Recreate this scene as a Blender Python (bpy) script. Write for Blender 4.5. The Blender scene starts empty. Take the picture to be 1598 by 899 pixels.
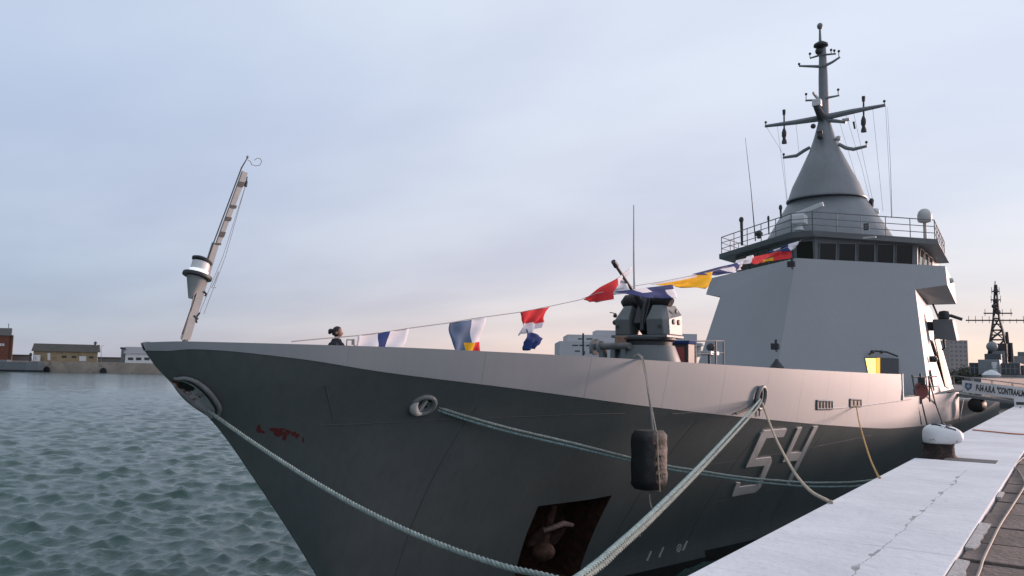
import bpy, bmesh, math, random
import numpy as np
from mathutils import Vector, Matrix, noise

random.seed(7)
PI = math.pi
scene = bpy.context.scene
COL = scene.collection

# ------------------------------------------------------------------ survey of the photograph (camera at the origin, Y along the quay)
PW, PH, PF = 1598, 899, 1243.0
PCX, PCY = PW / 2, PH / 2
TILT = math.tan(math.radians(1.0))
HA = 560 - 70 * TILT
VPX = 1672.0
WATER = -5.7
QUAY = -1.6
XC = -11.5                       # centreline of the ship


def _axes():
    n = np.array([TILT, -1.0, (HA + TILT * PCX - PCY) / PF]); n /= np.linalg.norm(n)
    v = np.array([VPX - PCX, HA + TILT * VPX - PCY, PF]); v /= np.linalg.norm(v)
    return np.array([np.cross(v, n), v, n])


AX = _axes()


def ray(px, py):
    return AX @ np.array([px - PCX, py - PCY, PF])


def onX(px, py, x):
    d = ray(px, py); return Vector(d * (x / d[0]))


def onY(px, py, y):
    d = ray(px, py); return Vector(d * (y / d[1]))


def onZ(px, py, z):
    d = ray(px, py); return Vector(d * (z / d[2]))


FWD = np.array([AX[0][2], AX[1][2]]); FWD /= np.linalg.norm(FWD)
RGT = np.array([FWD[1], -FWD[0]])


def far(px, py, D):
    d = ray(px, py); return Vector(d * (D / (d[0] * FWD[0] + d[1] * FWD[1])))


def onPlan(px, py, A, B):
    """meeting of a sight line with the upright plane through plan points A and B"""
    d = ray(px, py)
    nx, ny = B[1] - A[1], -(B[0] - A[0])
    return Vector(d * ((nx * A[0] + ny * A[1]) / (nx * d[0] + ny * d[1])))


# ------------------------------------------------------------------ materials
MATS = {}


def mat(name, col, rough=0.6, metal=0.0, var=0.12, vscale=2.0, bump=0.0, bscale=20.0, spec=0.5, streak=0.0, dirt=None, dscale=3.0, dlo=0.55, dhi=0.7):
    if name in MATS: return MATS[name]
    m = bpy.data.materials.new(name); m.use_nodes = True
    nt = m.node_tree; N = nt.nodes; L = nt.links
    b = N['Principled BSDF']
    b.inputs['Roughness'].default_value = rough
    b.inputs['Metallic'].default_value = metal
    b.inputs['Specular IOR Level'].default_value = spec
    tc = N.new('ShaderNodeTexCoord')
    cur = None
    mx = N.new('ShaderNodeMix'); mx.data_type = 'RGBA'; mx.blend_type = 'MIX'
    nz = N.new('ShaderNodeTexNoise'); nz.inputs['Scale'].default_value = vscale; nz.inputs['Detail'].default_value = 5
    L.new(tc.outputs['Object'], nz.inputs['Vector'])
    mx.inputs[6].default_value = tuple(c * (1 - var) for c in col) + (1,)
    mx.inputs[7].default_value = tuple(min(1, c * (1 + var)) for c in col) + (1,)
    mr = N.new('ShaderNodeMapRange'); mr.inputs[1].default_value = 0.3; mr.inputs[2].default_value = 0.7
    L.new(nz.outputs['Fac'], mr.inputs[0]); L.new(mr.outputs[0], mx.inputs[0])
    cur = mx.outputs[2]
    if streak > 0:                                   # rain streaks running down the plates
        mp = N.new('ShaderNodeMapping'); mp.inputs['Scale'].default_value = (5, 5, 0.25)
        L.new(tc.outputs['Object'], mp.inputs[0])
        n2 = N.new('ShaderNodeTexNoise'); n2.inputs['Scale'].default_value = 1.3; n2.inputs['Detail'].default_value = 6
        L.new(mp.outputs[0], n2.inputs['Vector'])
        r2 = N.new('ShaderNodeMapRange'); r2.inputs[1].default_value = 0.45; r2.inputs[2].default_value = 0.75
        r2.inputs[3].default_value = 0; r2.inputs[4].default_value = streak
        L.new(n2.outputs['Fac'], r2.inputs[0])
        m2 = N.new('ShaderNodeMix'); m2.data_type = 'RGBA'
        m2.inputs[7].default_value = tuple(c * 0.55 for c in col) + (1,)
        L.new(cur, m2.inputs[6]); L.new(r2.outputs[0], m2.inputs[0]); cur = m2.outputs[2]
    if dirt:
        n3 = N.new('ShaderNodeTexNoise'); n3.inputs['Scale'].default_value = dscale; n3.inputs['Detail'].default_value = 8
        n3.inputs['Roughness'].default_value = 0.65
        L.new(tc.outputs['Object'], n3.inputs['Vector'])
        r3 = N.new('ShaderNodeMapRange'); r3.inputs[1].default_value = dlo; r3.inputs[2].default_value = dhi
        L.new(n3.outputs['Fac'], r3.inputs[0])
        m3 = N.new('ShaderNodeMix'); m3.data_type = 'RGBA'; m3.inputs[7].default_value = tuple(dirt) + (1,)
        L.new(cur, m3.inputs[6]); L.new(r3.outputs[0], m3.inputs[0]); cur = m3.outputs[2]
    L.new(cur, b.inputs['Base Color'])
    if bump > 0:
        n4 = N.new('ShaderNodeTexNoise'); n4.inputs['Scale'].default_value = bscale; n4.inputs['Detail'].default_value = 4
        L.new(tc.outputs['Object'], n4.inputs['Vector'])
        bp = N.new('ShaderNodeBump'); bp.inputs['Strength'].default_value = bump; bp.inputs['Distance'].default_value = 0.05
        L.new(n4.outputs['Fac'], bp.inputs['Height']); L.new(bp.outputs[0], b.inputs['Normal'])
    MATS[name] = m
    return m


def glow(name, col, strength):
    m = bpy.data.materials.new(name); m.use_nodes = True
    b = m.node_tree.nodes['Principled BSDF']
    b.inputs['Base Color'].default_value = tuple(col) + (1,)
    b.inputs['Emission Color'].default_value = tuple(col) + (1,)
    b.inputs['Emission Strength'].default_value = strength
    MATS[name] = m
    return m


M_HULL = mat('dark hull paint', (0.124, 0.142, 0.145), 0.42, var=0.10, vscale=0.5, bump=0.16, bscale=1.1, streak=0.30)
M_BOOT = mat('black boot topping', (0.012, 0.012, 0.013), 0.5)
M_GREY = mat('light navy grey paint', (0.285, 0.302, 0.318), 0.5, var=0.03, vscale=0.4, bump=0.03, bscale=0.5, streak=0.09)
M_GREY2 = mat('mid navy grey paint', (0.235, 0.25, 0.262), 0.5, var=0.07, vscale=1.5, streak=0.15)
M_MAST = mat('mast grey paint', (0.215, 0.235, 0.25), 0.5, var=0.08, vscale=1.0, streak=0.2)
M_DECK = mat('deck paint', (0.12, 0.13, 0.14), 0.8)
M_FRAME = mat('window frame grey', (0.17, 0.185, 0.195), 0.6, var=0.06)
M_BLACK = mat('black rubber', (0.016, 0.016, 0.018), 0.6, bump=0.25, bscale=7)
M_DARK = mat('dark fittings', (0.045, 0.048, 0.052), 0.55)
M_GLASS = mat('bridge glass', (0.010, 0.012, 0.011), 0.04, var=0.02, spec=0.3)
M_WHITE = mat('white paint', (0.72, 0.73, 0.74), 0.45, var=0.05, dirt=(0.35, 0.34, 0.33), dlo=0.62, dhi=0.8)
M_LIGHT = mat('pale fittings', (0.52, 0.52, 0.51), 0.5)
M_RUST = mat('rusty iron', (0.075, 0.032, 0.02), 0.85, var=0.5, vscale=6, bump=0.5, bscale=25, dirt=(0.02, 0.015, 0.013), dscale=4)
M_THROAT = mat('worn fairlead steel', (0.46, 0.47, 0.48), 0.55, var=0.2, vscale=4, dirt=(0.15, 0.035, 0.022), dscale=4, dlo=0.50, dhi=0.57)
M_LIP = mat('fairlead lip paint', (0.21, 0.22, 0.225), 0.5, var=0.2, vscale=6)
M_RED = mat('red primer patches', (0.13, 0.022, 0.02), 0.8)
M_STAFF = mat('staff paint', (0.27, 0.285, 0.29), 0.55, var=0.12, vscale=5)
M_GUN = mat('gun house green grey', (0.135, 0.155, 0.16), 0.5, var=0.06, streak=0.1)
M_NUM = mat('hull number paint', (0.62, 0.62, 0.61), 0.6, var=0.08)
M_ROPE = mat('pale green rope', (0.27, 0.325, 0.305), 0.9, var=0.25, vscale=14)
M_ROPE2 = mat('teal flecked rope', (0.22, 0.315, 0.315), 0.9, var=0.3, vscale=16)
M_TAN = mat('tan rope', (0.38, 0.33, 0.26), 0.9, var=0.2, vscale=14)
M_YEL = mat('yellow rope', (0.42, 0.27, 0.09), 0.9, var=0.2, vscale=14)
M_ORANGE = mat('orange line', (0.55, 0.16, 0.05), 0.8)
M_CORD = mat('thin signal line', (0.30, 0.30, 0.31), 0.8)
M_WOOD = mat('brown door', (0.10, 0.055, 0.03), 0.6)
F_RED = mat('flag red', (0.58, 0.045, 0.05), 0.8, var=0.1, spec=0.06)
F_WHITE = mat('flag white', (0.68, 0.69, 0.74), 0.8, var=0.05, spec=0.06)
F_BLUE = mat('flag blue', (0.028, 0.05, 0.16), 0.8, var=0.1, spec=0.06)
F_BLUE2 = mat('flag faded blue', (0.10, 0.15, 0.24), 0.8, var=0.1, spec=0.06)
F_YEL = mat('flag yellow', (0.72, 0.40, 0.02), 0.8, var=0.08, spec=0.06)
M_SKIN = mat('skin', (0.36, 0.20, 0.14), 0.6)
M_HAIR = mat('black hair', (0.012, 0.010, 0.010), 0.5)
M_NAVY = mat('navy jacket', (0.012, 0.014, 0.022), 0.8)
M_GLOWDOOR = glow('lit passage wall', (1.0, 0.66, 0.16), 2.3)
M_LAMP = glow('bow lantern glass', (0.92, 0.94, 0.96), 0.6)

# ------------------------------------------------------------------ mesh helpers


class MB:
    def __init__(self):
        self.v = []; self.f = []; self.m = []

    def add(self, verts, faces, mi=0):
        o = len(self.v)
        self.v += [tuple(v) for v in verts]
        self.f += [tuple(i + o for i in f) for f in faces]
        self.m += [mi] * len(faces)
        return self

    def box(self, c, s, rot=None, mi=0):
        c = Vector(c); h = Vector(s) / 2
        vs = [Vector((x * h.x, y * h.y, z * h.z)) for x in (-1, 1) for y in (-1, 1) for z in (-1, 1)]
        if rot is not None: vs = [rot @ v for v in vs]
        return self.add([c + v for v in vs], [(0, 1, 3, 2), (4, 6, 7, 5), (0, 4, 5, 1), (2, 3, 7, 6), (0, 2, 6, 4), (1, 5, 7, 3)], mi)

    def prism(self, bot, top, mi=0):
        n = len(bot)
        return self.add(list(bot) + list(top), [tuple(range(n))[::-1], tuple(range(n, 2 * n))] + [(i, (i + 1) % n, n + (i + 1) % n, n + i) for i in range(n)], mi)

    def tube(self, pts, r, n=8, mi=0, cap=True):
        pts = [Vector(p) for p in pts]
        rs = r if isinstance(r, (list, tuple)) else [r] * len(pts)
        t0 = (pts[1] - pts[0]).normalized()
        up = Vector((0, 0, 1)) if abs(t0.z) < 0.9 else Vector((1, 0, 0))
        u = t0.cross(up).normalized(); vs = []; k = len(pts)
        for i, p in enumerate(pts):
            t = (pts[min(i + 1, k - 1)] - pts[max(i - 1, 0)]).normalized()
            u = (u - t * u.dot(t)).normalized(); w = t.cross(u)
            vs += [p + (u * math.cos(2 * PI * j / n) + w * math.sin(2 * PI * j / n)) * rs[i] for j in range(n)]
        fs = [(i * n + j, i * n + (j + 1) % n, (i + 1) * n + (j + 1) % n, (i + 1) * n + j) for i in range(k - 1) for j in range(n)]
        if cap: fs += [tuple(range(n))[::-1], tuple(range((k - 1) * n, k * n))]
        return self.add(vs, fs, mi)

    def lathe(self, c, prof, n=24, sx=1.0, sy=1.0, axis=None, mi=0):
        c = Vector(c)
        q = Vector((0, 0, 1)).rotation_difference(Vector(axis).normalized()) if axis is not None else None
        vs = []
        for r, z in prof:
            for j in range(n):
                p = Vector((r * sx * math.cos(2 * PI * j / n), r * sy * math.sin(2 * PI * j / n), z))
                if q: p = q @ p
                vs.append(c + p)
        k = len(prof)
        fs = [(i * n + j, i * n + (j + 1) % n, (i + 1) * n + (j + 1) % n, (i + 1) * n + j) for i in range(k - 1) for j in range(n)]
        fs += [tuple(range(n))[::-1], tuple(range((k - 1) * n, k * n))]
        return self.add(vs, fs, mi)

    def ball(self, c, r, s=(1, 1, 1), n=16, mi=0):
        prof = [(max(1e-4, r * math.sin(PI * i / 10)), -r * math.cos(PI * i / 10)) for i in range(11)]
        o = len(self.v)
        self.lathe((0, 0, 0), prof, n, mi=mi)
        for i in range(o, len(self.v)):
            v = self.v[i]; self.v[i] = (c[0] + v[0] * s[0], c[1] + v[1] * s[1], c[2] + v[2] * s[2])
        return self

    def build(self, name, mats, parent=None, smooth=False, bevel=0.0):
        base = wloc(parent)
        me = bpy.data.meshes.new(name)
        me.from_pydata([tuple(Vector(v) - base) for v in self.v], [], self.f)
        for m in (mats if isinstance(mats, (list, tuple)) else [mats]): me.materials.append(m)
        me.polygons.foreach_set('material_index', self.m)
        bm = bmesh.new(); bm.from_mesh(me)
        bmesh.ops.recalc_face_normals(bm, faces=bm.faces)
        if bevel > 0:
            bmesh.ops.bevel(bm, geom=[e for e in bm.edges if len(e.link_faces) == 2 and e.calc_face_angle(0) > 0.6], offset=bevel, segments=2, affect='EDGES', profile=0.6)
        bm.to_mesh(me); bm.free()
        if smooth:
            me.polygons.foreach_set('use_smooth', [True] * len(me.polygons))
            try: me.set_sharp_from_angle(angle=math.radians(40))
            except Exception: pass
        me.update()
        o = bpy.data.objects.new(name, me); COL.objects.link(o)
        if parent is not None: o.parent = parent
        return o


def wloc(o):
    p = Vector((0, 0, 0))
    while o is not None:
        p += o.location; o = o.parent
    return p


def tag(o, label, cat, group=None, kind=None):
    if label: o['label'] = label
    if cat: o['category'] = cat
    if group: o['group'] = group
    if kind: o['kind'] = kind
    return o


def thing(name, label, cat, loc, group=None):
    o = bpy.data.objects.new(name, None); COL.objects.link(o); o.location = loc
    return tag(o, label, cat, group)


def struct(o):
    o['kind'] = 'structure'; return o


def own_origin(o, p):
    """move a one-mesh thing's origin to p without moving its surface"""
    p = Vector(p); o.data.transform(Matrix.Translation(-p)); o.location = p; return o


def spline(pts, step=0.12):
    pts = [Vector(p) for p in pts]; out = []
    P = [pts[0] * 2 - pts[1]] + pts + [pts[-1] * 2 - pts[-2]]
    for i in range(1, len(P) - 2):
        a, b, c, d = P[i - 1:i + 3]
        n = max(2, int((c - b).length / step))
        for k in range(n):
            t = k / n
            out.append(0.5 * ((2 * b) + (c - a) * t + (2 * a - 5 * b + 4 * c - d) * t * t + (3 * b - a - 3 * c + d) * t ** 3))
    out.append(pts[-1]); return out


def rope_mb(pts, r, pitch=0.22, strands=3, n=6):
    """a laid rope: three strands twisted about the path"""
    path = spline(pts, pitch / 8); mb = MB(); L = 0
    t0 = (path[1] - path[0]).normalized()
    u = t0.cross(Vector((0, 0, 1))).normalized(); lines = [[] for _ in range(strands)]
    for i, p in enumerate(path):
        t = (path[min(i + 1, len(path) - 1)] - path[max(i - 1, 0)]).normalized()
        u = (u - t * u.dot(t)).normalized(); w = t.cross(u)
        if i: L += (p - path[i - 1]).length
        for s in range(strands):
            a = 2 * PI * (s / strands + L / pitch)
            lines[s].append(p + (u * math.cos(a) + w * math.sin(a)) * r * 0.5)
    for l in lines: mb.tube(l, r * 0.56, n)
    return mb


def interp(x, pts):
    """monotone cubic through points"""
    xs = [p[0] for p in pts]; ys = [p[1] for p in pts]
    if x <= xs[0]: return ys[0]
    if x >= xs[-1]: return ys[-1]
    i = max(k for k in range(len(xs)) if xs[k] <= x)
    sl = [(ys[k + 1] - ys[k]) / (xs[k + 1] - xs[k]) for k in range(len(xs) - 1)]

    def tan(k):
        if k == 0: return sl[0]
        if k == len(xs) - 1: return sl[-1]
        a, b = sl[k - 1], sl[k]
        return 0 if a * b <= 0 else 2 * a * b / (a + b)
    h = xs[i + 1] - xs[i]; t = (x - xs[i]) / h
    return (ys[i] * (2 * t ** 3 - 3 * t * t + 1) + h * tan(i) * (t ** 3 - 2 * t * t + t) + ys[i + 1] * (-2 * t ** 3 + 3 * t * t) + h * tan(i + 1) * (t ** 3 - t * t))


# ------------------------------------------------------------------ setting: water, quay, far ground
def build_water():
    rng = np.random.default_rng(3)
    th = np.concatenate([np.linspace(-PI, math.radians(84), 40)[:-1], np.linspace(math.radians(84), math.radians(182), 620), np.linspace(math.radians(182), PI * 1.0 + 0.1, 2)[1:1]])
    # bearings measured from +X anticlockwise; fine where open water lies, coarse elsewhere
    th = np.concatenate([np.linspace(math.radians(-178), math.radians(88), 60)[:-1], np.linspace(math.radians(88), math.radians(182), 720)[:-1]])
    r = np.concatenate([np.geomspace(6.0, 420, 1000), np.geomspace(440, 6000, 14)])
    R, T = np.meshgrid(r, th, indexing='ij')
    X = R * np.cos(T); Y = R * np.sin(T); Z = np.zeros_like(X); DX = np.zeros_like(X); DY = np.zeros_like(X)
    wind = math.radians(-62)
    amp_env = 1.0 / (1 + (R / 260) ** 4)
    for k in range(160):
        lam = 0.20 * (2.9 / 0.20) ** (rng.random() ** 0.9)
        a = wind + rng.normal(0, 0.75)
        kk = 2 * PI / lam
        amp = 0.0076 * lam * min(1.0, (0.95 / lam) ** 0.6) * (0.5 + rng.random())
        cell = R * 0.0035 + 0.01
        fade = np.clip((lam / cell - 2.0) / 3.0, 0, 1)
        ph = kk * (X * math.cos(a) + Y * math.sin(a)) + rng.random() * 2 * PI
        A = amp * fade * amp_env
        Z += A * np.cos(ph); DX -= 0.95 * A * math.cos(a) * np.sin(ph); DY -= 0.95 * A * math.sin(a) * np.sin(ph)
    X = X + DX; Y = Y + DY
    nr, nt_ = X.shape
    co = np.stack([X, Y, Z + WATER], -1).reshape(-1, 3)
    co = np.vstack([co, [[0, 0, WATER]]])
    idx = np.arange(nr * nt_).reshape(nr, nt_)
    a = idx[:-1]; b = idx[1:]
    q = np.stack([a, b, np.roll(b, -1, 1), np.roll(a, -1, 1)], -1).reshape(-1, 4)
    c = nr * nt_
    tri = np.stack([np.full(nt_, c), idx[0], np.roll(idx[0], -1)], -1)
    me = bpy.data.meshes.new('water')
    loops = np.concatenate([q.ravel(), tri.ravel()])
    starts = np.concatenate([np.arange(len(q)) * 4, len(q) * 4 + np.arange(len(tri)) * 3])
    me.vertices.add(len(co)); me.vertices.foreach_set('co', co.ravel().astype(np.float32))
    me.loops.add(len(loops)); me.loops.foreach_set('vertex_index', loops.astype(np.int32))
    me.polygons.add(len(starts)); me.polygons.foreach_set('loop_start', starts.astype(np.int32))
    me.polygons.foreach_set('use_smooth', np.ones(len(starts), bool))
    me.update(calc_edges=True); me.validate()
    m = bpy.data.materials.new('harbour water'); m.use_nodes = True
    nt = m.node_tree; b = nt.nodes['Principled BSDF']
    b.inputs['Base Color'].default_value = (0.052, 0.102, 0.089, 1)
    b.inputs['Roughness'].default_value = 0.10; b.inputs['IOR'].default_value = 1.33
    tc = nt.nodes.new('ShaderNodeTexCoord')
    mp = nt.nodes.new('ShaderNodeMapping'); mp.inputs['Rotation'].default_value = (0, 0, -wind); mp.inputs['Scale'].default_value = (1.0, 0.45, 1.0)
    nt.links.new(tc.outputs['Object'], mp.inputs[0])
    n1 = nt.nodes.new('ShaderNodeTexNoise'); n1.inputs['Scale'].default_value = 7.5; n1.inputs['Detail'].default_value = 5; n1.inputs['Roughness'].default_value = 0.6
    nt.links.new(mp.outputs[0], n1.inputs['Vector'])
    bp = nt.nodes.new('ShaderNodeBump'); bp.inputs['Strength'].default_value = 0.75; bp.inputs['Distance'].default_value = 0.055
    nt.links.new(n1.outputs['Fac'], bp.inputs['Height']); nt.links.new(bp.outputs[0], b.inputs['Normal'])
    n2 = nt.nodes.new('ShaderNodeTexNoise'); n2.inputs['Scale'].default_value = 1.1; n2.inputs['Detail'].default_value = 5; n2.inputs['Roughness'].default_value = 0.62
    nt.links.new(mp.outputs[0], n2.inputs['Vector'])
    bp2 = nt.nodes.new('ShaderNodeBump'); bp2.inputs['Strength'].default_value = 0.5; bp2.inputs['Distance'].default_value = 0.22
    nt.links.new(n2.outputs['Fac'], bp2.inputs['Height']); nt.links.new(bp.outputs[0], bp2.inputs['Normal']); nt.links.new(bp2.outputs[0], b.inputs['Normal'])
    me.materials.append(m)
    o = bpy.data.objects.new('water', me); COL.objects.link(o); struct(o)


build_water()

XE, XP = -2.5, -0.90              # quay edge, edge of the paving


def quay_material():
    m = bpy.data.materials.new('white painted concrete'); m.use_nodes = True
    nt = m.node_tree; N = nt.nodes; L = nt.links; b = N['Principled BSDF']
    b.inputs['Roughness'].default_value = 0.75
    tc = N.new('ShaderNodeTexCoord'); sp = N.new('ShaderNodeSeparateXYZ'); L.new(tc.outputs['Object'], sp.inputs[0])

    def math_(op, a, c=None, clamp=False):
        n = N.new('ShaderNodeMath'); n.operation = op; n.use_clamp = clamp
        for i, s in enumerate((a, c)):
            if s is None: continue
            if isinstance(s, (int, float)): n.inputs[i].default_value = s
            else: L.new(s, n.inputs[i])
        return n.outputs[0]

    def nz(scale, detail=5, vec=None, rough=0.6):
        n = N.new('ShaderNodeTexNoise'); n.inputs['Scale'].default_value = scale; n.inputs['Detail'].default_value = detail; n.inputs['Roughness'].default_value = rough
        L.new(vec if vec is not None else tc.outputs['Object'], n.inputs['Vector']); return n.outputs['Fac']

    def ramp(f, lo, hi):
        n = N.new('ShaderNodeMapRange'); n.inputs[1].default_value = lo; n.inputs[2].default_value = hi
        L.new(f, n.inputs[0]); return n.outputs[0]

    def mix(f, a, c):
        n = N.new('ShaderNodeMix'); n.data_type = 'RGBA'; L.new(f, n.inputs[0])
        if isinstance(a, tuple): n.inputs[6].default_value = a + (1,)
        else: L.new(a, n.inputs[6])
        n.inputs[7].default_value = c + (1,); return n.outputs[2]
    base = mix(ramp(nz(0.9, 6), 0.35, 0.7), (0.77, 0.78, 0.80), (0.62, 0.63, 0.66))
    mp = N.new('ShaderNodeMapping'); mp.inputs['Scale'].default_value = (1.2, 7, 1); L.new(tc.outputs['Object'], mp.inputs[0])
    base = mix(math_('MULTIPLY', ramp(nz(1.3, 8, mp.outputs[0], 0.7), 0.52, 0.78), 0.55), base, (0.50, 0.51, 0.53))
    base = mix(math_('MULTIPLY', ramp(nz(14, 6), 0.60, 0.72), 0.5), base, (0.42, 0.42, 0.42))
    # the crack along the strip: wandering line, broken up and widened by noise
    wob = math_('MULTIPLY', math_('SUBTRACT', nz(1.7, 6), 0.5), 0.22)
    dx = math_('ABSOLUTE', math_('SUBTRACT', math_('ADD', sp.outputs[0], wob), -1.5))
    chip = ramp(nz(3.4, 5), 0.50, 0.75)
    width = math_('ADD', math_('MULTIPLY', chip, 0.055), 0.004)
    crack = math_('MULTIPLY', math_('LESS_THAN', dx, width), ramp(nz(1.3, 3), 0.38, 0.5))
    crack = math_('MULTIPLY', crack, ramp(sp.outputs[1], 16.5, 14.5))
    base = mix(math_('MULTIPLY', crack, 0.85), base, (0.24, 0.245, 0.25))
    # pour joints across the strip
    yj = math_('ADD', sp.outputs[1], math_('MULTIPLY', math_('SUBTRACT', nz(2.0), 0.5), 0.12))
    fr = math_('ABSOLUTE', math_('SUBTRACT', math_('FRACT', math_('DIVIDE', yj, 2.35)), 0.5))
    joint = math_('MULTIPLY', math_('LESS_THAN', fr, 0.005), ramp(nz(1.1, 4), 0.4, 0.6))
    base = mix(math_('MULTIPLY', joint, 0.6), base, (0.3, 0.3, 0.31))
    L.new(base, b.inputs['Base Color'])
    bp = N.new('ShaderNodeBump'); bp.inputs['Strength'].default_value = 0.35; bp.inputs['Distance'].default_value = 0.02
    h = math_('SUBTRACT', nz(9, 6), math_('MULTIPLY', crack, 0.8))
    L.new(h, bp.inputs['Height']); L.new(bp.outputs[0], b.inputs['Normal'])
    return m


M_QUAY = quay_material()
M_CONC = mat('weathered concrete', (0.30, 0.28, 0.26), 0.9, var=0.2, vscale=1.0, bump=0.4, bscale=8, dirt=(0.12, 0.11, 0.10), dscale=1.2)
M_PAVE = mat('brown paving slabs', (0.145, 0.112, 0.098), 0.85, var=0.28, vscale=1.6, bump=0.5, bscale=16, dirt=(0.26, 0.22, 0.20), dscale=3.5, dlo=0.6, dhi=0.8)

# quay wall with the white painted strip on top
mb = MB(); mb.box(((XE + XP) / 2, 140, -4.9), (XP - XE, 340, 6.2)); struct(mb.build('quay_wall', M_CONC))
mb = MB(); ye = [-25, 17.28, 18.35, 310]
Zt = QUAY
# strip, leaving the notch beside the bollard
for (y0, y1, x0) in ((-25, 17.15, XE - 0.03), (17.15, 18.62, -2.02), (18.62, 310, XE - 0.03)):
    mb.prism([(x0, y0, Zt - 0.2), (XP, y0, Zt - 0.2), (XP, y1, Zt - 0.2), (x0, y1, Zt - 0.2)], [(x0, y0, Zt), (XP, y0, Zt), (XP, y1, Zt), (x0, y1, Zt)])
struct(mb.build('quay_edge', M_QUAY, bevel=0.012))
mb = MB(); mb.box((-2.26, 17.885, Zt - 0.12), (0.52, 1.44, 0.12)); struct(mb.build('bollard_pit', M_RUST))
mb = MB(); mb.box((-1.62, 17.45, Zt + 0.003), (0.85, 0.62, 0.008)); struct(mb.build('bollard_plate', mat('dark plate', (0.085, 0.085, 0.085), 0.7, var=0.3, vscale=5)))  # thin dark patch laid flat beside the bollard
mb = MB(); mb.box((40 + XP, 140, -4.9), (80, 340, 6.2 - 0.14)); struct(mb.build('quay_ground', M_CONC))
# paving slabs, rows along the quay
mb = MB(); rng = random.Random(5); y = 3.0
while y < 60:
    d = rng.choice([0.98, 1.05, 1.12])
    x = XP + rng.uniform(-0.005, 0.02)
    for c in range(6):
        w = 1.15 if c else 0.95 + rng.uniform(-0.08, 0.08)
        g = 0.022; tz = [QUAY - 0.03 + rng.uniform(-0.014, 0.014) for _ in range(4)]
        xa, xb, ya, yb = x + g, x + w - g, y + g * 1.3, y + d - g
        mb.prism([(xa, ya, QUAY - 0.16), (xb, ya, QUAY - 0.16), (xb, yb, QUAY - 0.16), (xa, yb, QUAY - 0.16)], [(xa, ya, tz[0]), (xb, ya, tz[1]), (xb, yb, tz[2]), (xa, yb, tz[3])])
        x += w
    y += d
struct(mb.build('paving', M_PAVE, bevel=0.012))
# mortar remnants in the gutter between strip and paving
mb = MB()
for (y0, y1, w) in ((6.6, 8.15, 0.10), (8.75, 10.3, 0.09), (12.6, 13.2, 0.05)):
    n = 9; a = [(XP + 0.012, y0 + (y1 - y0) * i / n) for i in range(n + 1)]
    bq = [(XP + 0.02 + w * (0.75 + 0.35 * rng.random()), yy) for _, yy in a]
    for i in range(n):
        mb.prism([(a[i][0], a[i][1], -1.72), (bq[i][0], a[i][1], -1.72), (bq[i + 1][0], a[i + 1][1], -1.72), (a[i + 1][0], a[i + 1][1], -1.72)],
                 [(a[i][0], a[i][1], -1.606), (bq[i][0], a[i][1], -1.612), (bq[i + 1][0], a[i + 1][1], -1.612), (a[i + 1][0], a[i + 1][1], -1.606)])
struct(mb.build('gutter_mortar', mat('pale mortar', (0.42, 0.40, 0.39), 0.9, var=0.2, vscale=8, bump=0.4, bscale=20)))

# ------------------------------------------------------------------ the warship
SHIP = thing('warship', 'big grey warship moored at the quay with 54 on its bow and a cone mast', 'warship', (XC, 45.0, WATER))

STEM = [(-8.0, 12.6), (-5.7, 11.55), (-5.0, 11.1), (-3.88, 10.34), (-2.03, 8.90), (-0.94, 7.96), (-0.28, 7.15), (0.0, 6.86), (0.24, 6.69), (0.6, 6.5)]
BTOP = [(0, 0.02), (0.15, 0.27), (0.45, 0.63), (1.15, 1.18), (2.94, 2.2), (5.07, 3.3), (7.8, 4.5), (12.5, 5.6), (16.5, 6.1), (22, 6.33), (27.7, 6.4), (60, 6.4), (88, 5.8)]
BLOW = [(0, 0.02), (0.3, 0.12), (6.9, 1.54), (12.5, 2.57), (20, 3.8), (28, 4.8), (40, 5.8), (60, 6.0), (88, 5.2)]


def ystem(z): return interp(z, STEM)


def bhalf(Y, z):
    s = max(0.0, Y - ystem(z)); t = min(1.05, max(0.0, (z + 5.0) / 5.2)) ** 1.3
    return interp(s, BLOW) * (1 - t) + interp(s, BTOP) * t


def hull_hit(px, py, out=0.0):
    d = ray(px, py); d = d / d[1]
    lo, f0 = 4.0, 1
    y = 4.0
    while y < 60:
        p = d * y
        if p[1] > ystem(p[2]) and p[0] < XC + bhalf(p[1], p[2]): break
        lo = y; y += 0.1
    hi = y
    for _ in range(30):
        mid = (lo + hi) / 2; p = d * mid
        if p[1] > ystem(p[2]) and p[0] < XC + bhalf(p[1], p[2]): hi = mid
        else: lo = mid
    p = Vector(d * hi)
    return p + hull_n(p.y, p.z) * out if out else p


def hull_n(Y, z):
    e = 0.05
    by = (bhalf(Y + e, z) - bhalf(Y - e, z)) / (2 * e); bz = (bhalf(Y, z + e) - bhalf(Y, z - e)) / (2 * e)
    return Vector((1, -by, -bz)).normalized()


def hull_pt(Y, z, out=0.0):
    p = Vector((XC + bhalf(Y, z), Y, z)); return p + hull_n(Y, z) * out


def hull_frame(Y, z):
    n = hull_n(Y, z); a = Vector((0, 1, 0)); a = (a - n * a.dot(n)).normalized()
    return n, a, n.cross(a) * (1 if n.cross(a).z > 0 else -1)


# paint line between dark hull and light strake
KN = [hull_hit(*p) for p in ((300, 545), (450, 558), (600, 581), (800, 606), (1000, 633), (1200, 655), (1300, 664), (1400, 668))]
KNY = [(6.6, 0.15), (6.9, 0.15)] + [(p.y, p.z) for p in KN] + [(46.0, -2.45), (60, -2.5), (94, -2.3)]


def zkn(Y): return interp(Y, KNY)


_flare = bhalf


def bhalf(Y, z):
    """the light strake above the paint line stands nearly upright"""
    b = _flare(Y, z); zk = zkn(Y)
    if z > zk: bk = _flare(Y, zk); b = bk + 0.2 * (b - bk)
    return b


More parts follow.
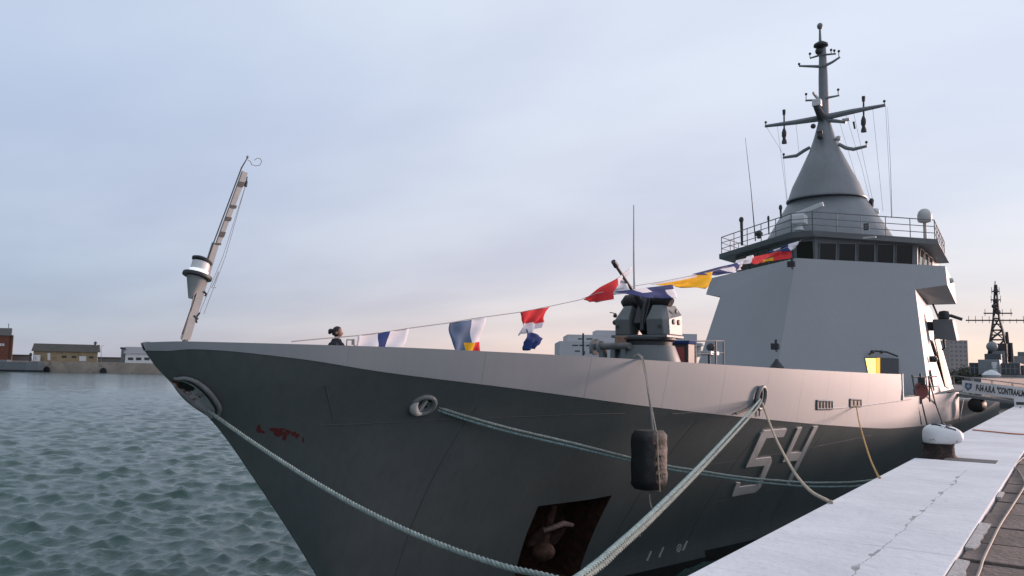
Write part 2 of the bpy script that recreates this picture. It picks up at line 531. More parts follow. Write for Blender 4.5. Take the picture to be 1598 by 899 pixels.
TOP = [(6.6, 0.26), (7.1, 0.30), (9.6, 0.30), (11.8, 0.27), (14.5, 0.22), (19, 0.14), (23, 0.08), (37.2, -0.02), (60, -0.05)]


def ztop(Y): return interp(Y, TOP)


DECKZ = -0.95
YEND = 94.0


def build_hull():
    nu, nv = 190, 34
    mb = MB(); rows = []
    for j in range(nv + 1):
        v = j / nv; row = []
        for i in range(nu + 1):
            s = (i / nu) ** 1.9 * 1.0
            # level between keel and paint line, solved at this station
            Yg = 6.7 + s * (YEND - 6.7)
            z = -8.0
            for _ in range(4):
                zk = zkn(Yg); z = -8.0 + (zk + 8.0) * v
                Yg = ystem(z) + s * (YEND - ystem(z))
            row.append((bhalf(Yg, z), Yg, z))
        rows.append(row)
    # inner lip and deck level
    row = [(max(0.01, b - 0.12), Y + (0.12 if i == 0 else 0), z) for i, (b, Y, z) in enumerate(rows[-1])]; rows.append(row)
    low = []
    for b, Y, z in row:
        z2 = min(z - 0.03, DECKZ - 0.05); Y2 = max(Y, ystem(z2) + 0.12); low.append((max(0.01, bhalf(Y2, z2) - 0.12), Y2, z2))
    rows.append(low)
    W = nu + 1; nr = len(rows)
    V = [(XC + b, Y, z) for r in rows for b, Y, z in r] + [(XC - b, Y, z) for r in rows for b, Y, z in r]
    F = []; MI = []
    off = nr * W
    for j in range(nr - 1):
        for i in range(nu):
            a, b, c, d = j * W + i, j * W + i + 1, (j + 1) * W + i + 1, (j + 1) * W + i
            zc = (V[a][2] + V[c][2]) / 2
            mi = 1 if zc < -5.38 else 0
            F += [(a, b, c, d), (off + a, off + d, off + c, off + b)]; MI += [mi, mi]
        a, d = j * W, (j + 1) * W
        F.append((a, d, off + d, off + a)); MI.append(0)
        a, d = j * W + nu, (j + 1) * W + nu
        F.append((a, off + a, off + d, d)); MI.append(0)
    for i in range(nu):
        F += [(i, off + i, off + i + 1, i + 1)]; MI.append(1)
        k = (nr - 1) * W + i
        F += [(k, k + 1, off + k + 1, off + k)]; MI.append(0)
    mb.v = V; mb.f = F; mb.m = MI
    return mb.build('hull', [M_HULL, M_BOOT, M_RUST, M_THROAT, M_DARK], SHIP, smooth=True)


HULL = build_hull()


def cut(target, mb, material):
    c = mb.build('cutter', material)
    md = target.modifiers.new('cut', 'BOOLEAN'); md.operation = 'DIFFERENCE'; md.object = c; md.solver = 'EXACT'
    try: md.material_mode = 'TRANSFER'
    except Exception: pass
    bpy.context.view_layer.update()
    dg = bpy.context.evaluated_depsgraph_get()
    me = bpy.data.meshes.new_from_object(target.evaluated_get(dg))
    old = target.data; target.modifiers.clear(); target.data = me; me.name = 'hull'
    bpy.data.meshes.remove(old); bpy.data.objects.remove(c)


def oval_pts(cpx, ax, ay, rot, n, out):
    """an oval drawn on the hull plating about a surveyed spot (half axes in metres)"""
    c = hull_hit(*cpx); nrm, a, u = hull_frame(c.y, c.z); ca, sa = math.cos(rot), math.sin(rot)
    pts = []
    for k in range(n):
        t = 2 * PI * k / n; x, y = ax * math.cos(t), ay * math.sin(t)
        pts.append(c + a * (x * ca - y * sa) + u * (x * sa + y * ca) + nrm * out)
    return pts, c, nrm, a, u


# anchor pocket
corners = [(840, 790), (955, 773), (903, 905), (800, 915)]
outr = [hull_hit(*p, 0.5) for p in corners]
inn = [hull_hit(*p, -1.1) for p in corners]
cut(HULL, MB().prism(inn, outr), M_RUST)
FAIR = [None, ((661, 632), 0.185, 0.18, 0.0), ((1183, 620), 0.21, 0.27, 0.0)]
for k in (1, 2):
    cp, ax, ay, rot = FAIR[k]
    o_, c, n, a, u = oval_pts(cp, ax, ay, rot, 28, 0.35)
    dep = 0.45
    i_ = [p - n * (0.35 + dep) for p in o_]
    if k != 2: cut(HULL, MB().prism(i_, o_), M_THROAT)
HULL.data.polygons.foreach_set('use_smooth', [True] * len(HULL.data.polygons))
HULL.data.set_sharp_from_angle(angle=math.radians(35))

for k in (1, 2):
    cp, ax, ay, rot = FAIR[k]
    r = (0.065, 0.048, 0.05)[k]
    bulge = 0.09 if k == 2 else 0.01
    o_, c, n, a, u = oval_pts(cp, ax + r * 0.5, ay + r * 0.5, rot, 36, bulge)
    fl = MB().tube(o_ + [o_[0], o_[1]], r, 10, cap=False).build('fairlead', M_LIP, SHIP, smooth=True)
    if k == 1:                                        # lit lower inside of the ring, its light put into pale paint
        arc = [c - a * 0.19 * math.cos(t) - u * 0.185 * math.sin(t) + n * 0.03 for t in np.linspace(-0.35, 1.9, 18)]
        MB().tube(arc, [0.03 + 0.055 * math.sin(PI * i / 17) for i in range(18)], 10).build('lit_lip', M_LIGHT, fl, smooth=True)
        MB().prism([c - a * 0.02 - u * 0.14 + n * -0.06, c + a * 0.05 - u * 0.13 + n * -0.06, c + a * 0.02 + u * 0.12 + n * -0.06, c - a * 0.02 + u * 0.11 + n * -0.06], [c - a * 0.02 - u * 0.14 + n * 0.02, c + a * 0.05 - u * 0.13 + n * 0.02, c + a * 0.02 + u * 0.12 + n * 0.02, c - a * 0.02 + u * 0.11 + n * 0.02]).build('guide_post', M_LIGHT, fl, bevel=0.015)
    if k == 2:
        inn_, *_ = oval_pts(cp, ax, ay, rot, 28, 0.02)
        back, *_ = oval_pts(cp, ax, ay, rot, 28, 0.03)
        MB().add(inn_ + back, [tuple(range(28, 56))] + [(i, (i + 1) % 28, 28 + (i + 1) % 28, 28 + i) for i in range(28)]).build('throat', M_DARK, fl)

# the big bullnose fairlead wrapped round the stem
def stem_pt(z, fwd=0.0, out=0.0): return Vector((XC + out, ystem(z) - fwd, z))


up_ = [hull_hit(x, y, 0.05) for x, y in ((276, 588), (290, 587), (304, 591), (318, 600), (330, 612), (339, 624), (344, 635), (341, 646))]
zs0, zs1 = onX(263, 595, XC).z, onX(308, 652, XC).z
st_ = [stem_pt(zs0 + (zs1 - zs0) * t, 0.05 * math.sin(PI * t) - 0.01, 0.03) for t in np.linspace(0, 1, 9)]
lipP = spline([st_[0] + Vector((0.02, 0.03, 0.06))] + up_ + [hull_hit(333, 653, 0.0)], 0.04)
BN0 = MB().tube(lipP, [0.02 + 0.022 * math.sin(PI * min(1, i / (len(lipP) - 1) * 1.0)) for i in range(len(lipP))], 10).build('bow_fairlead', M_LIP, SHIP, smooth=True)
MB().tube(spline(st_, 0.05), [0.015 + 0.035 * math.sin(PI * i / (len(spline(st_, 0.05)) - 1)) for i in range(len(spline(st_, 0.05)))], 10).build('stem_lip', M_LIP, BN0, smooth=True)
# worn throat plate dished between the lips
m_ = 16
A_ = [lipP[int(i * (len(lipP) - 1) / m_)] for i in range(m_ + 1)]; B_ = [stem_pt(zs0 + (zs1 - zs0) * i / m_, 0.0, 0.02) for i in range(m_ + 1)]
V = []; nn_ = 8
for i in range(m_ + 1):
    for j in range(nn_ + 1):
        t = j / nn_; p = A_[i].lerp(B_[i], t); yy = max(p.y, ystem(p.z) + 0.002)
        base = Vector((XC + bhalf(yy, p.z), yy, p.z)); o_ = 0.014 + 0.03 * (2 * t - 1) ** 2
        V.append(base + hull_n(yy, p.z) * o_)
MB().add(V, [(i * (nn_ + 1) + j, (i + 1) * (nn_ + 1) + j, (i + 1) * (nn_ + 1) + j + 1, i * (nn_ + 1) + j + 1) for i in range(m_) for j in range(nn_)]).build('throat', M_THROAT, BN0, smooth=True)
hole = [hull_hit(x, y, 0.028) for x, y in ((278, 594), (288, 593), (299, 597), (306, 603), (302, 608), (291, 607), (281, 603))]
MB().add(hole, [tuple(range(7))]).build('hawse_shade', M_BOOT, BN0)  # flat black patch, painted for the shade inside the fairlead

# anchor stowed in its pocket
AP = hull_hit(866, 850); an, aa, au = hull_frame(AP.y, AP.z)
M_ANCH = mat('flaking anchor iron', (0.11, 0.055, 0.038), 0.8, var=0.45, vscale=7, bump=0.5, bscale=22, dirt=(0.035, 0.025, 0.022), dscale=5)
AN = MB()
ctr = AP - an * 0.55
AN.tube([ctr + au * 0.75 + an * 0.05, ctr - au * 0.2 + an * 0.25], [0.09, 0.12], 10)
AN.build('anchor', M_ANCH, SHIP, smooth=True)
ANC = [o for o in SHIP.children if o.name == 'anchor'][0]
for s in (-1, 1):
    f = MB(); b0 = ctr - au * 0.25 + aa * 0.08 * s + an * 0.12
    f.prism([b0 + aa * 0.05 * s, b0 + aa * 0.42 * s, b0 + aa * 0.36 * s + au * 0.62 + an * 0.2, b0 + aa * 0.16 * s + au * 0.55 + an * 0.16],
            [b0 + aa * 0.05 * s + an * 0.13, b0 + aa * 0.42 * s + an * 0.11, b0 + aa * 0.36 * s + au * 0.62 + an * 0.27, b0 + aa * 0.16 * s + au * 0.55 + an * 0.26])
    f.build('fluke', M_ANCH, ANC, bevel=0.02)
MB().ball(ctr - au * 0.36 + an * 0.28, 0.26, (1.3, 1.0, 0.9)).build('crown', M_ANCH, ANC, smooth=True)
MB().tube([ctr + aa * 0.5 + au * 0.42 + an * 0.42, ctr + aa * 0.1 + au * 0.5 + an * 0.45, ctr - aa * 0.42 + au * 0.28 + an * 0.40], [0.05, 0.07, 0.05], 8).build('stock', mat('pale rusted bar', (0.16, 0.115, 0.10), 0.8, var=0.3, vscale=9), ANC, smooth=True)

# hull number 54, plates standing off the hull
D5 = [(333, 333), (386, 329), (440, 325), (424, 361), (343, 368), (318, 417), (293, 466), (330, 461), (366, 457), (369, 478), (343, 538), (316, 598), (290, 622), (236, 631), (182, 641), (204, 576), (223, 577), (217, 597), (298, 586), (316, 541), (334, 496), (290, 500), (247, 505), (283, 426), (318, 347)]
D4 = [(490, 322), (511, 318), (483, 378), (455, 438), (509, 434), (537, 375), (566, 316), (586, 312), (555, 375), (524, 438), (507, 468), (480, 526), (453, 584), (438, 584), (463, 528), (488, 472), (454, 476), (419, 480), (427, 460), (458, 392)]


def on_hull_poly(P, scale, ox, oy, o0, o1):
    q = [(ox + x / scale, oy + y / scale) for x, y in P]
    return [hull_hit(x, y, o0) for x, y in q], [hull_hit(x, y, o1) for x, y in q]


for D in (D5, D4):
    a_, b_ = on_hull_poly(D, 2.997, 1080, 560, -0.02, 0.04)
    MB().prism(a_, b_).build('hull_number', M_NUM, SHIP)

# draught and thruster marks near the waterline
mk = MB()
for (x, y) in ((1012, 868), (1031, 862), (1068, 852)):
    a_, b_ = on_hull_poly([(x + 3, y - 8), (x + 5, y - 8), (x - 1, y + 7), (x - 4, y + 7)], 1, 0, 0, 0.0, 0.012); mk.prism(a_, b_)
for (x, y) in ((1013, 864), (1029, 866)):
    a_, b_ = on_hull_poly([(x - 1, y + 1), (x + 1, y), (x + 2, y + 3), (x, y + 4)], 1, 0, 0, 0.0, 0.012); mk.prism(a_, b_)
q, c, n, a, u = oval_pts((1059, 855), 0.11, 0.11, 0, 20, 0.008)
mk.tube(q + q[:2], 0.014, 6, cap=False)
for t in (0.785, 2.356):
    mk.tube([c + a * 0.1 * math.cos(t) + u * 0.1 * math.sin(t) + n * 0.008, c - a * 0.1 * math.cos(t) - u * 0.1 * math.sin(t) + n * 0.008], 0.012, 6)
a_, b_ = on_hull_poly([(998, 829), (1000, 836), (998, 838), (996, 830)], 1, 0, 0, 0.0, 0.012); mk.prism(a_, b_)
mk.build('draught_mark', M_NUM, SHIP)

ws = MB()
for line in ([(500, 664), (560, 662), (690, 655), (800, 651), (900, 647), (990, 645)], [(920, 891), (1000, 871), (1120, 839), (1190, 820)], [(508, 602), (515, 635), (521, 662)], [(1048, 646), (1110, 642)]):
    pts = []
    for (x0, y0), (x1, y1) in zip(line, line[1:]):
        pts += [hull_hit(x0 + (x1 - x0) * t / 6, y0 + (y1 - y0) * t / 6, 0.0) for t in range(6)]
    ws.tube(pts, 0.009, 6)
for (yy, z0, z1) in ((11.9, -0.7, -4.2), (18.3, -1.2, -5.0), (22.0, -1.5, -5.0), (27.0, -1.9, -5.2)):
    ws.tube([hull_pt(yy, z0 + (z1 - z0) * t / 14, -0.002) for t in range(15)], 0.006, 5)
for (z0, ya, yb) in ((-2.6, 18.5, 33.0), (-3.9, 22.0, 33.0)):
    ws.tube([hull_pt(ya + (yb - ya) * t / 40, z0 + 0.012 * (ya + (yb - ya) * t / 40 - 11), -0.002) for t in range(41)], 0.006, 5)
ws.build('weld_seam', mat('weld bead', (0.085, 0.092, 0.096), 0.6), SHIP, smooth=True)

rs = MB(); rg = random.Random(11)
for (x, y, w, h) in ((404, 669, 5, 7), (411, 674, 4, 3), (428, 671, 9, 4), (437, 675, 10, 6), (444, 681, 4, 7), (450, 674, 6, 4), (459, 677, 6, 5), (464, 680, 4, 4), (473, 686, 2.2, 6), (434, 670, 14, 2)):
    P = []
    for k in range(11):
        t = 2 * PI * k / 11; q = 0.55 + 0.6 * rg.random()
        P.append((x + w * q * math.cos(t), y + h * q * math.sin(t)))
    a_, b_ = on_hull_poly(P, 1, 0, 0, -0.01, 0.004); rs.prism(a_, b_)
rs.build('bare_primer', M_RED, SHIP)

# light upper strake: bulwark from the paint line to its top edge
YB = 37.2


def build_strake():
    mb = MB(); Ys = [6.69 + (53.0 - 6.69) * (i / 150) ** 1.8 for i in range(151)]
    nv = 8
    for s in (1, -1):
        P = []
        for Y in Ys:
            zt = ztop(Y) if Y < YB else -1.0
            zk = min(zkn(Y), zt - 0.03)
            col = []
            for j in range(nv + 1):
                z = zk + (zt - zk) * j / nv
                yy = max(Y, ystem(z)); nn = hull_n(yy, z) * 0.012
                col.append((XC + s * (bhalf(yy, z) + nn.x), yy + nn.y, z))
            b = bhalf(max(Y, ystem(zt)), zt)
            col.append((XC + s * max(0.005, b - 0.14), max(Y, ystem(zt)) + (0.14 if Y < 6.8 else 0), zt))
            zd = min(zt - 0.02, DECKZ) - 0.02; yd = max(Y, ystem(zd) + 0.16)
            col.append((XC + s * max(0.005, bhalf(yd, zd) - 0.14), yd, zd))
            P.append(col)
        n = nv + 3
        V = [v for c in P for v in c]
        F = [(i * n + j, (i + 1) * n + j, (i + 1) * n + j + 1, i * n + j + 1) for i in range(len(Ys) - 1) for j in range(n - 1)]
        F += [tuple((len(Ys) - 1) * n + j for j in range(n))]
        mb.add(V, F)
    return mb.build('bulwark', M_GREY, SHIP, smooth=True)


BUL = build_strake()
# post closing the bulwark at its after end, and the crease plate
pp = Vector((XC + bhalf(YB, -0.5), YB, 0))
MB().box((pp.x - 0.02, YB - 0.02, -0.55), (0.12, 0.14, 1.1)).build('end_post', M_LIGHT, BUL)
# stringer along the strake
pts = [hull_hit(x, y, 0.01) for x, y in ((1288, 638), (1310, 637), (1340, 634), (1370, 630), (1400, 626), (1421, 623))]
MB().tube(pts, 0.022, 6).build('rubbing_bead', M_GREY, BUL, smooth=True)
sm = MB()
for yy in (9.2, 11.6, 14.0, 16.5, 19.0, 21.5, 24.0, 26.5, 29.0, 31.5, 34.0):
    sm.tube([hull_pt(yy, zkn(yy) + 0.02 + (ztop(yy) - zkn(yy) - 0.04) * t / 5, 0.010) for t in range(6)], 0.0035, 5)
sm.build('plate_seam', M_GREY, BUL)
# two scupper grilles
for (x0, y0, x1, y1, k) in ((1273, 625, 1297, 638, 5), (1325, 623, 1342, 634, 3)):
    q = [hull_hit(*p, 0.03) for p in ((x0, y0), (x1, y0 + 1), (x1, y1), (x0, y1))]; q0 = [hull_hit(*p, -0.01) for p in ((x0, y0), (x1, y0 + 1), (x1, y1), (x0, y1))]
    g = MB().prism(q0, q).build('scupper', M_DARK, SHIP)
    gb = MB()
    for i in range(k + 1):
        t = i / k; a = q[0].lerp(q[1], t); b = q[3].lerp(q[2], t); gb.tube([a, b], 0.03, 5)
    gb.tube([q[0], q[1]], 0.035, 5); gb.tube([q[3], q[2]], 0.035, 5)
    gb.build('bars', M_FRAME, g)

# deck
dk = MB(); V = []; ys = [8.2 + (92 - 8.2) * (i / 60) ** 1.5 for i in range(61)]
for Y in ys:
    b = max(0.02, bhalf(Y, DECKZ) - 0.13); V += [(XC - b, Y, DECKZ), (XC + b, Y, DECKZ)]
dk.add(V, [(2 * i, 2 * i + 1, 2 * i + 3, 2 * i + 2) for i in range(60)]); dk.build('deck', M_DECK, SHIP)

# ---- superstructure
def mirror(P): return [(XC + b, Y, z) for b, Y, z in P] + [(XC - b, Y, z) for b, Y, z in reversed(P) if abs(b) > 1e-6]


ss = MB()
L0 = mirror([(0, 37.9, -1.0), (5.95, 42.35, -1.0), (4.9, 62, -1.0)])
L1 = mirror([(0, 41.155, 4.31), (5.14, 45.0, 4.31), (3.95, 60, 4.31)])
ss.prism(L0, L1)
B0 = mirror([(0, 41.155, 4.31), (5.14, 45.0, 4.31), (6.47, 46.16, 4.58), (5.75, 57, 4.42)])
B1 = mirror([(0, 42.13, 5.9), (5.14, 45.94, 5.70), (6.35, 46.72, 5.63), (5.68, 57, 5.66)])
ss.prism(B0, B1)
SS = ss.build('superstructure', M_GREY, SHIP)

# doorway lit from inside in the forward face, starboard
def on_facet(px, py, out=0.0):
    """meeting with the starboard forward face"""
    p0 = Vector((XC, 37.9, -1.0)); a = Vector((XC + 5.95, 42.35, -1.0)) - p0; b = Vector((XC, 41.155, 4.31)) - p0
    n = a.cross(b).normalized()
    if n.y > 0: n = -n
    d = Vector(ray(px, py)); return d * (p0.dot(n) / d.dot(n)) + n * out, n


_, FN = on_facet(1300, 500)


def facet_plate(P, name, m, o0, o1, parent):
    return MB().prism([on_facet(x, y, o0)[0] for x, y in P], [on_facet(x, y, o1)[0] for x, y in P]).build(name, m, parent)


facet_plate([(1349, 558), (1402, 560), (1402, 600), (1357, 600)], 'doorway', M_DARK, 0.0, 0.04, SS)
facet_plate([(1350, 560), (1366, 560), (1366, 600), (1358, 600)], 'lit_passage', M_GLOWDOOR, 0.03, 0.055, SS)
facet_plate([(1367, 560), (1372, 560), (1372, 600), (1367, 600)], 'lit_door_jamb', glow('lit jamb', (1.0, 0.55, 0.10), 0.9), 0.03, 0.10, SS)
facet_plate([(1373, 561), (1400, 562), (1400, 600), (1373, 600)], 'open_door', M_DARK, 0.05, 0.16, SS)
mb = MB()
mb.tube([on_facet(1353, 556, 0.2)[0], on_facet(1362, 552, 0.28)[0], on_facet(1380, 553, 0.25)[0], on_facet(1398, 559, 0.2)[0]], 0.045, 8)
mb.ball(on_facet(1358, 553, 0.25)[0], 0.10); mb.ball(on_facet(1372, 553, 0.25)[0], 0.09)
mb.build('door_canopy', M_DARK, SS, smooth=True)
# floodlights on the forward faces
for (x, y) in ((1236, 413), (1211, 541)):
    p = onX(x, y, XC + 0.25); p.y -= 0.05
    fl = MB().box(p, (0.30, 0.26, 0.24)).box(p + Vector((0, -0.16, 0)), (0.36, 0.06, 0.30)).build('floodlight', M_DARK, SS, bevel=0.02)
    MB().tube([p + Vector((0, 0.25, -0.2)), p + Vector((0, 0.05, -0.2)), p + Vector((0, 0, -0.08))], 0.03, 6).build('bracket', M_DARK, SS)
    MB().tube([p + Vector((0.0, 0.0, 0.1)), p + Vector((0.02, 0.0, 0.33))], 0.06, 8).build('spotlight', M_DARK, SS)
p = onX(1211, 566, XC + 0.1)
MB().lathe(p + Vector((0, 0.1, -0.45)), [(0.36, 0), (0.33, 0.25), (0.09, 0.55), (0.07, 0.62)], 12).build('vent_cowl', M_DARK, SHIP, smooth=True)

# starboard side wall fittings
def on_side(px, py, out=0.0):
    p0 = Vector((XC + 5.95, 42.35, -1.0)); a = Vector((XC + 4.9, 62, -1.0)) - p0; b = Vector((XC + 5.13, 45.0, 4.35)) - p0
    n = a.cross(b).normalized()
    if n.x < 0: n = -n
    d = Vector(ray(px, py)); return d * (p0.dot(n) / d.dot(n)) + n * out


def side_plate(P, name, m, o0, o1, parent):
    return MB().prism([on_side(x, y, o0) for x, y in P], [on_side(x, y, o1) for x, y in P]).build(name, m, parent)


sd = side_plate([(1457, 528), (1463, 531), (1480, 607), (1474, 603)], 'side_door', M_WOOD, 0.0, 0.05, SS)
side_plate([(1451, 577), (1454, 577), (1460, 608), (1457, 610)], 'rubbing_strip', M_GREY2, 0.0, 0.05, SS)
q = on_side(1452, 561, 0.12); MB().box(q, (0.3, 0.5, 0.32)).ball(q + Vector((0.1, -0.25, 0)), 0.15).build('side_lamp', M_DARK, SS, bevel=0.03)
# grey locker with searchlight carried outboard under the bridge wing
c = onY(1478, 516, 52.0)
lk = MB().prism([c + Vector(v) for v in ((-0.6, -0.7, -0.5), (0.55, -0.7, -0.62), (0.55, 0.7, -0.55), (-0.6, 0.7, -0.45))], [c + Vector(v) for v in ((-0.65, -0.7, 0.62), (0.35, -0.7, 0.62), (0.35, 0.7, 0.62), (-0.65, 0.7, 0.62))]).build('wing_locker', M_FRAME, SHIP, bevel=0.03)
MB().box(c + Vector((-0.8, -0.2, 0.25)), (0.7, 0.5, 0.5)).tube([c + Vector((-0.4, 0.4, 0.6)), c + Vector((-0.75, 0.5, 1.6))], 0.06, 6).tube([c + Vector((-0.2, 0, -0.5)), c + Vector((-0.15, 0, -0.95)), c + Vector((-0.3, 0.1, -1.1))], 0.06, 6).build('locker_bracket', M_DARK, lk)
MB().lathe(c + Vector((-0.1, -0.2, 0.82)), [(0.05, -0.2), (0.28, -0.15), (0.33, 0.1), (0.25, 0.28), (0.05, 0.32)], 14).tube([c + Vector((0.1, -0.2, 0.9)), c + Vector((0.8, -0.1, 0.62))], 0.09, 8).build('searchlight', M_DARK, lk, smooth=True)
c = onY(1483, 438, 50.0)
MB().ball(c, 0.16, (1.2, 1, 1)).tube([c + Vector((-0.45, 0, 0.35)), c + Vector((-0.2, 0, 0.05)), c], 0.05, 6).tube([c + Vector((-0.6, 0.1, -0.25)), c], 0.05, 6).build('wing_camera', M_LIGHT, SHIP, smooth=True)

# ---- wheelhouse with its windows
WH = MB()
W0 = mirror([(0.52, 44.0, 5.5), (4.95, 47.35, 5.5), (4.95, 56, 5.5)]); W1 = mirror([(0.52, 43.85, 7.25), (5.0, 47.2, 7.0), (4.95, 56, 7.0)])
WH.prism(W0, W1); WHO = WH.build('wheelhouse', M_FRAME, SHIP)


def window(A0, A1, t0, t1, zlo, zhi):
    """pane with chamfered frame between two foot points of a wall panel"""
    A0 = Vector(A0); A1 = Vector(A1); ax = (A1 - A0)
    n = Vector((ax.y, -ax.x, 0)).normalized()
    if n.y > 0: n = -n
    if abs(n.y) < 0.2 and n.x * (A0.x - XC) < 0: n = -n
    lean = n * 0.09
    p = [A0 + ax * t0, A0 + ax * t1]
    P = [Vector((p[0].x, p[0].y, zlo)), Vector((p[1].x, p[1].y, zlo)), Vector((p[1].x, p[1].y, zhi)) + lean * (zhi - zlo), Vector((p[0].x, p[0].y, zhi)) + lean * (zhi - zlo)]
    cc = sum(P, Vector()) / 4
    ins = [cc + (q - cc) * 0.93 for q in P]
    w = MB()
    fr0 = [q + n * 0.05 for q in P]; in0 = [q + n * 0.05 for q in ins]; in1 = [q + n * 0.012 for q in ins]; bk = [q - n * 0.0 for q in P]
    V = fr0 + in0 + in1 + bk; F = []
    for i in range(4):
        j = (i + 1) % 4; F += [(i, j, 4 + j, 4 + i), (4 + i, 4 + j, 8 + j, 8 + i), (12 + i, 12 + j, j, i)]
    w.add(V, F); wo = w.build('window', M_FRAME, WHO)
    MB().add([q + n * 0.02 for q in ins], [(0, 1, 2, 3)]).build('pane', M_GLASS, WHO)
    return wo


window((XC - 0.52, 43.97, 0), (XC + 0.52, 43.97, 0), 0.05, 0.95, 5.75, 7.05)
for s in (1, -1):
    A0, A1 = (XC + s * 0.52, 43.97, 0), (XC + s * 4.95, 47.32, 0)
    for k in range(5):
        window(A0, A1, 0.03 + k * 0.188, 0.03 + k * 0.188 + 0.168, 5.72, 6.92)
    B0_, B1_ = (XC + s * 4.96, 47.4, 0), (XC + s * 4.96, 53, 0)
    for k in range(3): window(B0_, B1_, 0.05 + k * 0.3, 0.05 + k * 0.3 + 0.24, 5.85, 6.8)

# ---- bridge roof
RF = MB()
R1 = mirror([(0.58, 43.2, 7.48), (5.98, 47.1, 7.14), (5.5, 55.5, 7.14)])
R0 = mirror([(0.62, 43.45, 7.2), (6.05, 47.3, 6.86), (5.6, 55.6, 6.88)])
RF.prism(R0, R1); RFO = RF.build('bridge_roof', M_GREY2, SHIP, bevel=0.015)
edge = [Vector((XC + b, Y, z)) for b, Y, z in ((-5.4, 55.2, 7.14), (-5.85, 47.2, 7.14), (-0.55, 43.35, 7.46), (0.55, 43.35, 7.46), (5.85, 47.2, 7.14), (5.4, 55.2, 7.14))]
rl = MB()
for h in (0.35, 0.70, 1.05): rl.tube([p + Vector((0, 0, h)) for p in edge], 0.022 if h < 1 else 0.028, 6)
for a, b in zip(edge, edge[1:]):
    n = max(1, int((b - a).length / 1.15))
    for i in range(n + 1):
        p = a.lerp(b, i / n); rl.tube([p, p + Vector((0, 0, 1.05))], 0.024, 6)
rl.build('guard_rail', M_FRAME, RFO)
p = onY(1352, 354, 44.2)
MB().box(p, (0.26, 0.03, 0.36)).box(p + Vector((0, -0.02, 0.08)), (0.16, 0.02, 0.05), mi=1).box(p + Vector((0.03, -0.02, -0.05)), (0.05, 0.02, 0.14), mi=1).box(p + Vector((-0.06, -0.02, -0.05)), (0.04, 0.02, 0.14), mi=1).build('rail_plate', [M_DARK, M_GREY2], RFO)
p = onY(1357, 371, 43.9); MB().box(p, (0.62, 0.18, 0.10)).build('strip_lamp', M_LIGHT, RFO, bevel=0.02)
p = onY(1182, 386, 45.6); MB().box(p, (0.5, 0.18, 0.10)).build('strip_lamp', M_LIGHT, RFO, bevel=0.02)


def at_roof(px, py, Y): return onY(px, py, Y)


# satellite dome on its post
p = at_roof(1443, 346, 47.6); z0 = 7.14
sd_ = MB().tube([Vector((p.x, p.y, z0)), p], 0.09, 10).lathe(p, [(0.2, -0.05), (0.33, 0.0), (0.36, 0.12), (0.36, 0.36), (0.30, 0.55), (0.17, 0.68), (0.02, 0.72)], 20).build('satellite_dome', M_LIGHT, SHIP, smooth=True)
p = at_roof(1367, 330, 48.5)
MB().ball(p, 0.2).tube([p, Vector((p.x, p.y, 7.2))], 0.04, 8).build('small_dome', M_WHITE, SHIP, smooth=True)
# open array navigation radar
c = at_roof(1247, 343, 44.6)
rd = MB().box(c, (0.75, 0.7, 0.5)).lathe(c + Vector((0, 0, -0.6)), [(0.35, 0), (0.2, 0.1), (0.16, 0.4)], 12).build('radar_scanner', M_WHITE, SHIP, bevel=0.05)
d = (onY(1285, 320, 44.2) - onY(1218, 347, 44.9)); m_ = onY(1250, 333, 44.5)
xx = d.normalized(); q = xx.to_track_quat('X', 'Z').to_matrix()
MB().box(m_ + Vector((0, 0, 0.02)), (2.7, 0.16, 0.26), q).build('scanner_bar', M_WHITE, rd, bevel=0.04)
# small roof gear along the edge
g = MB()
for (x0, y0, y1, Y, r) in ((1157, 342, 383, 46.4, 0.10), (1199, 340, 366, 46.0, 0.05), (1218, 323, 345, 46.5, 0.07), (1184, 364, 372, 45.2, 0.16), (1360, 313, 330, 48.5, 0.10)):
    a = at_roof(x0, y0, Y); b = at_roof(x0 + 1, y1, Y); g.tube([b, a], [r * 0.7, r], 8); g.lathe(a, [(r * 1.4, -0.14), (r * 1.5, 0), (r * 0.8, 0.12)], 10)
g.build('roof_antenna', M_DARK, SHIP, smooth=True)
g = MB()
for (x0, y0, x1, y1, Y, r) in ((1163, 215, 1179, 376, 46.2, 0.022), (1385, 168, 1392, 340, 49, 0.012)):
    g.tube([onY(x1, y1, Y), onY((x0 + x1) / 2 + 1, (y0 + y1) / 2, Y), onY(x0, y0, Y)], [r * 1.8, r, r * 0.5], 6)
g.build('whip_antenna', M_FRAME, SHIP)

# ---- cone mast
MY = 48.0
def mp(px, py, dy=0.0): return onY(px, py, MY + dy)


ms = MB().lathe((XC + 0.12, MY + 0.4, 0), [(3.85, 7.1), (2.22, 9.9), (2.10, 9.98)], 40, 1, 0.95)
ms.lathe((XC + 0.12, MY + 0.2, 0), [(2.22, 9.97), (2.22, 10.05), (2.14, 10.07), (1.86, 10.9), (1.45, 11.75), (0.95, 12.85), (0.92, 12.87), (0.6, 13.8), (0.36, 14.7), (0.3, 15.2)], 40)
MAST = ms.build('mast', M_MAST, SHIP, smooth=True)
MB().lathe((XC + 0.12, MY + 0.2, 0), [(0.30, 15.0), (0.27, 17.5), (0.2, 19.3), (0.17, 19.6)], 16).build('pole', M_MAST, MAST, smooth=True)
MB().tube([mp(1194, 197), mp(1240, 191), mp(1284, 184), mp(1330, 174), mp(1382, 164)], [0.09, 0.15, 0.2, 0.16, 0.09], 8).build('yard', M_MAST, MAST, smooth=True)
def arm(P, r, name='arm', m=M_MAST):
    return MB().tube([mp(*p) for p in P], r, 8).build(name, m, MAST, smooth=True)


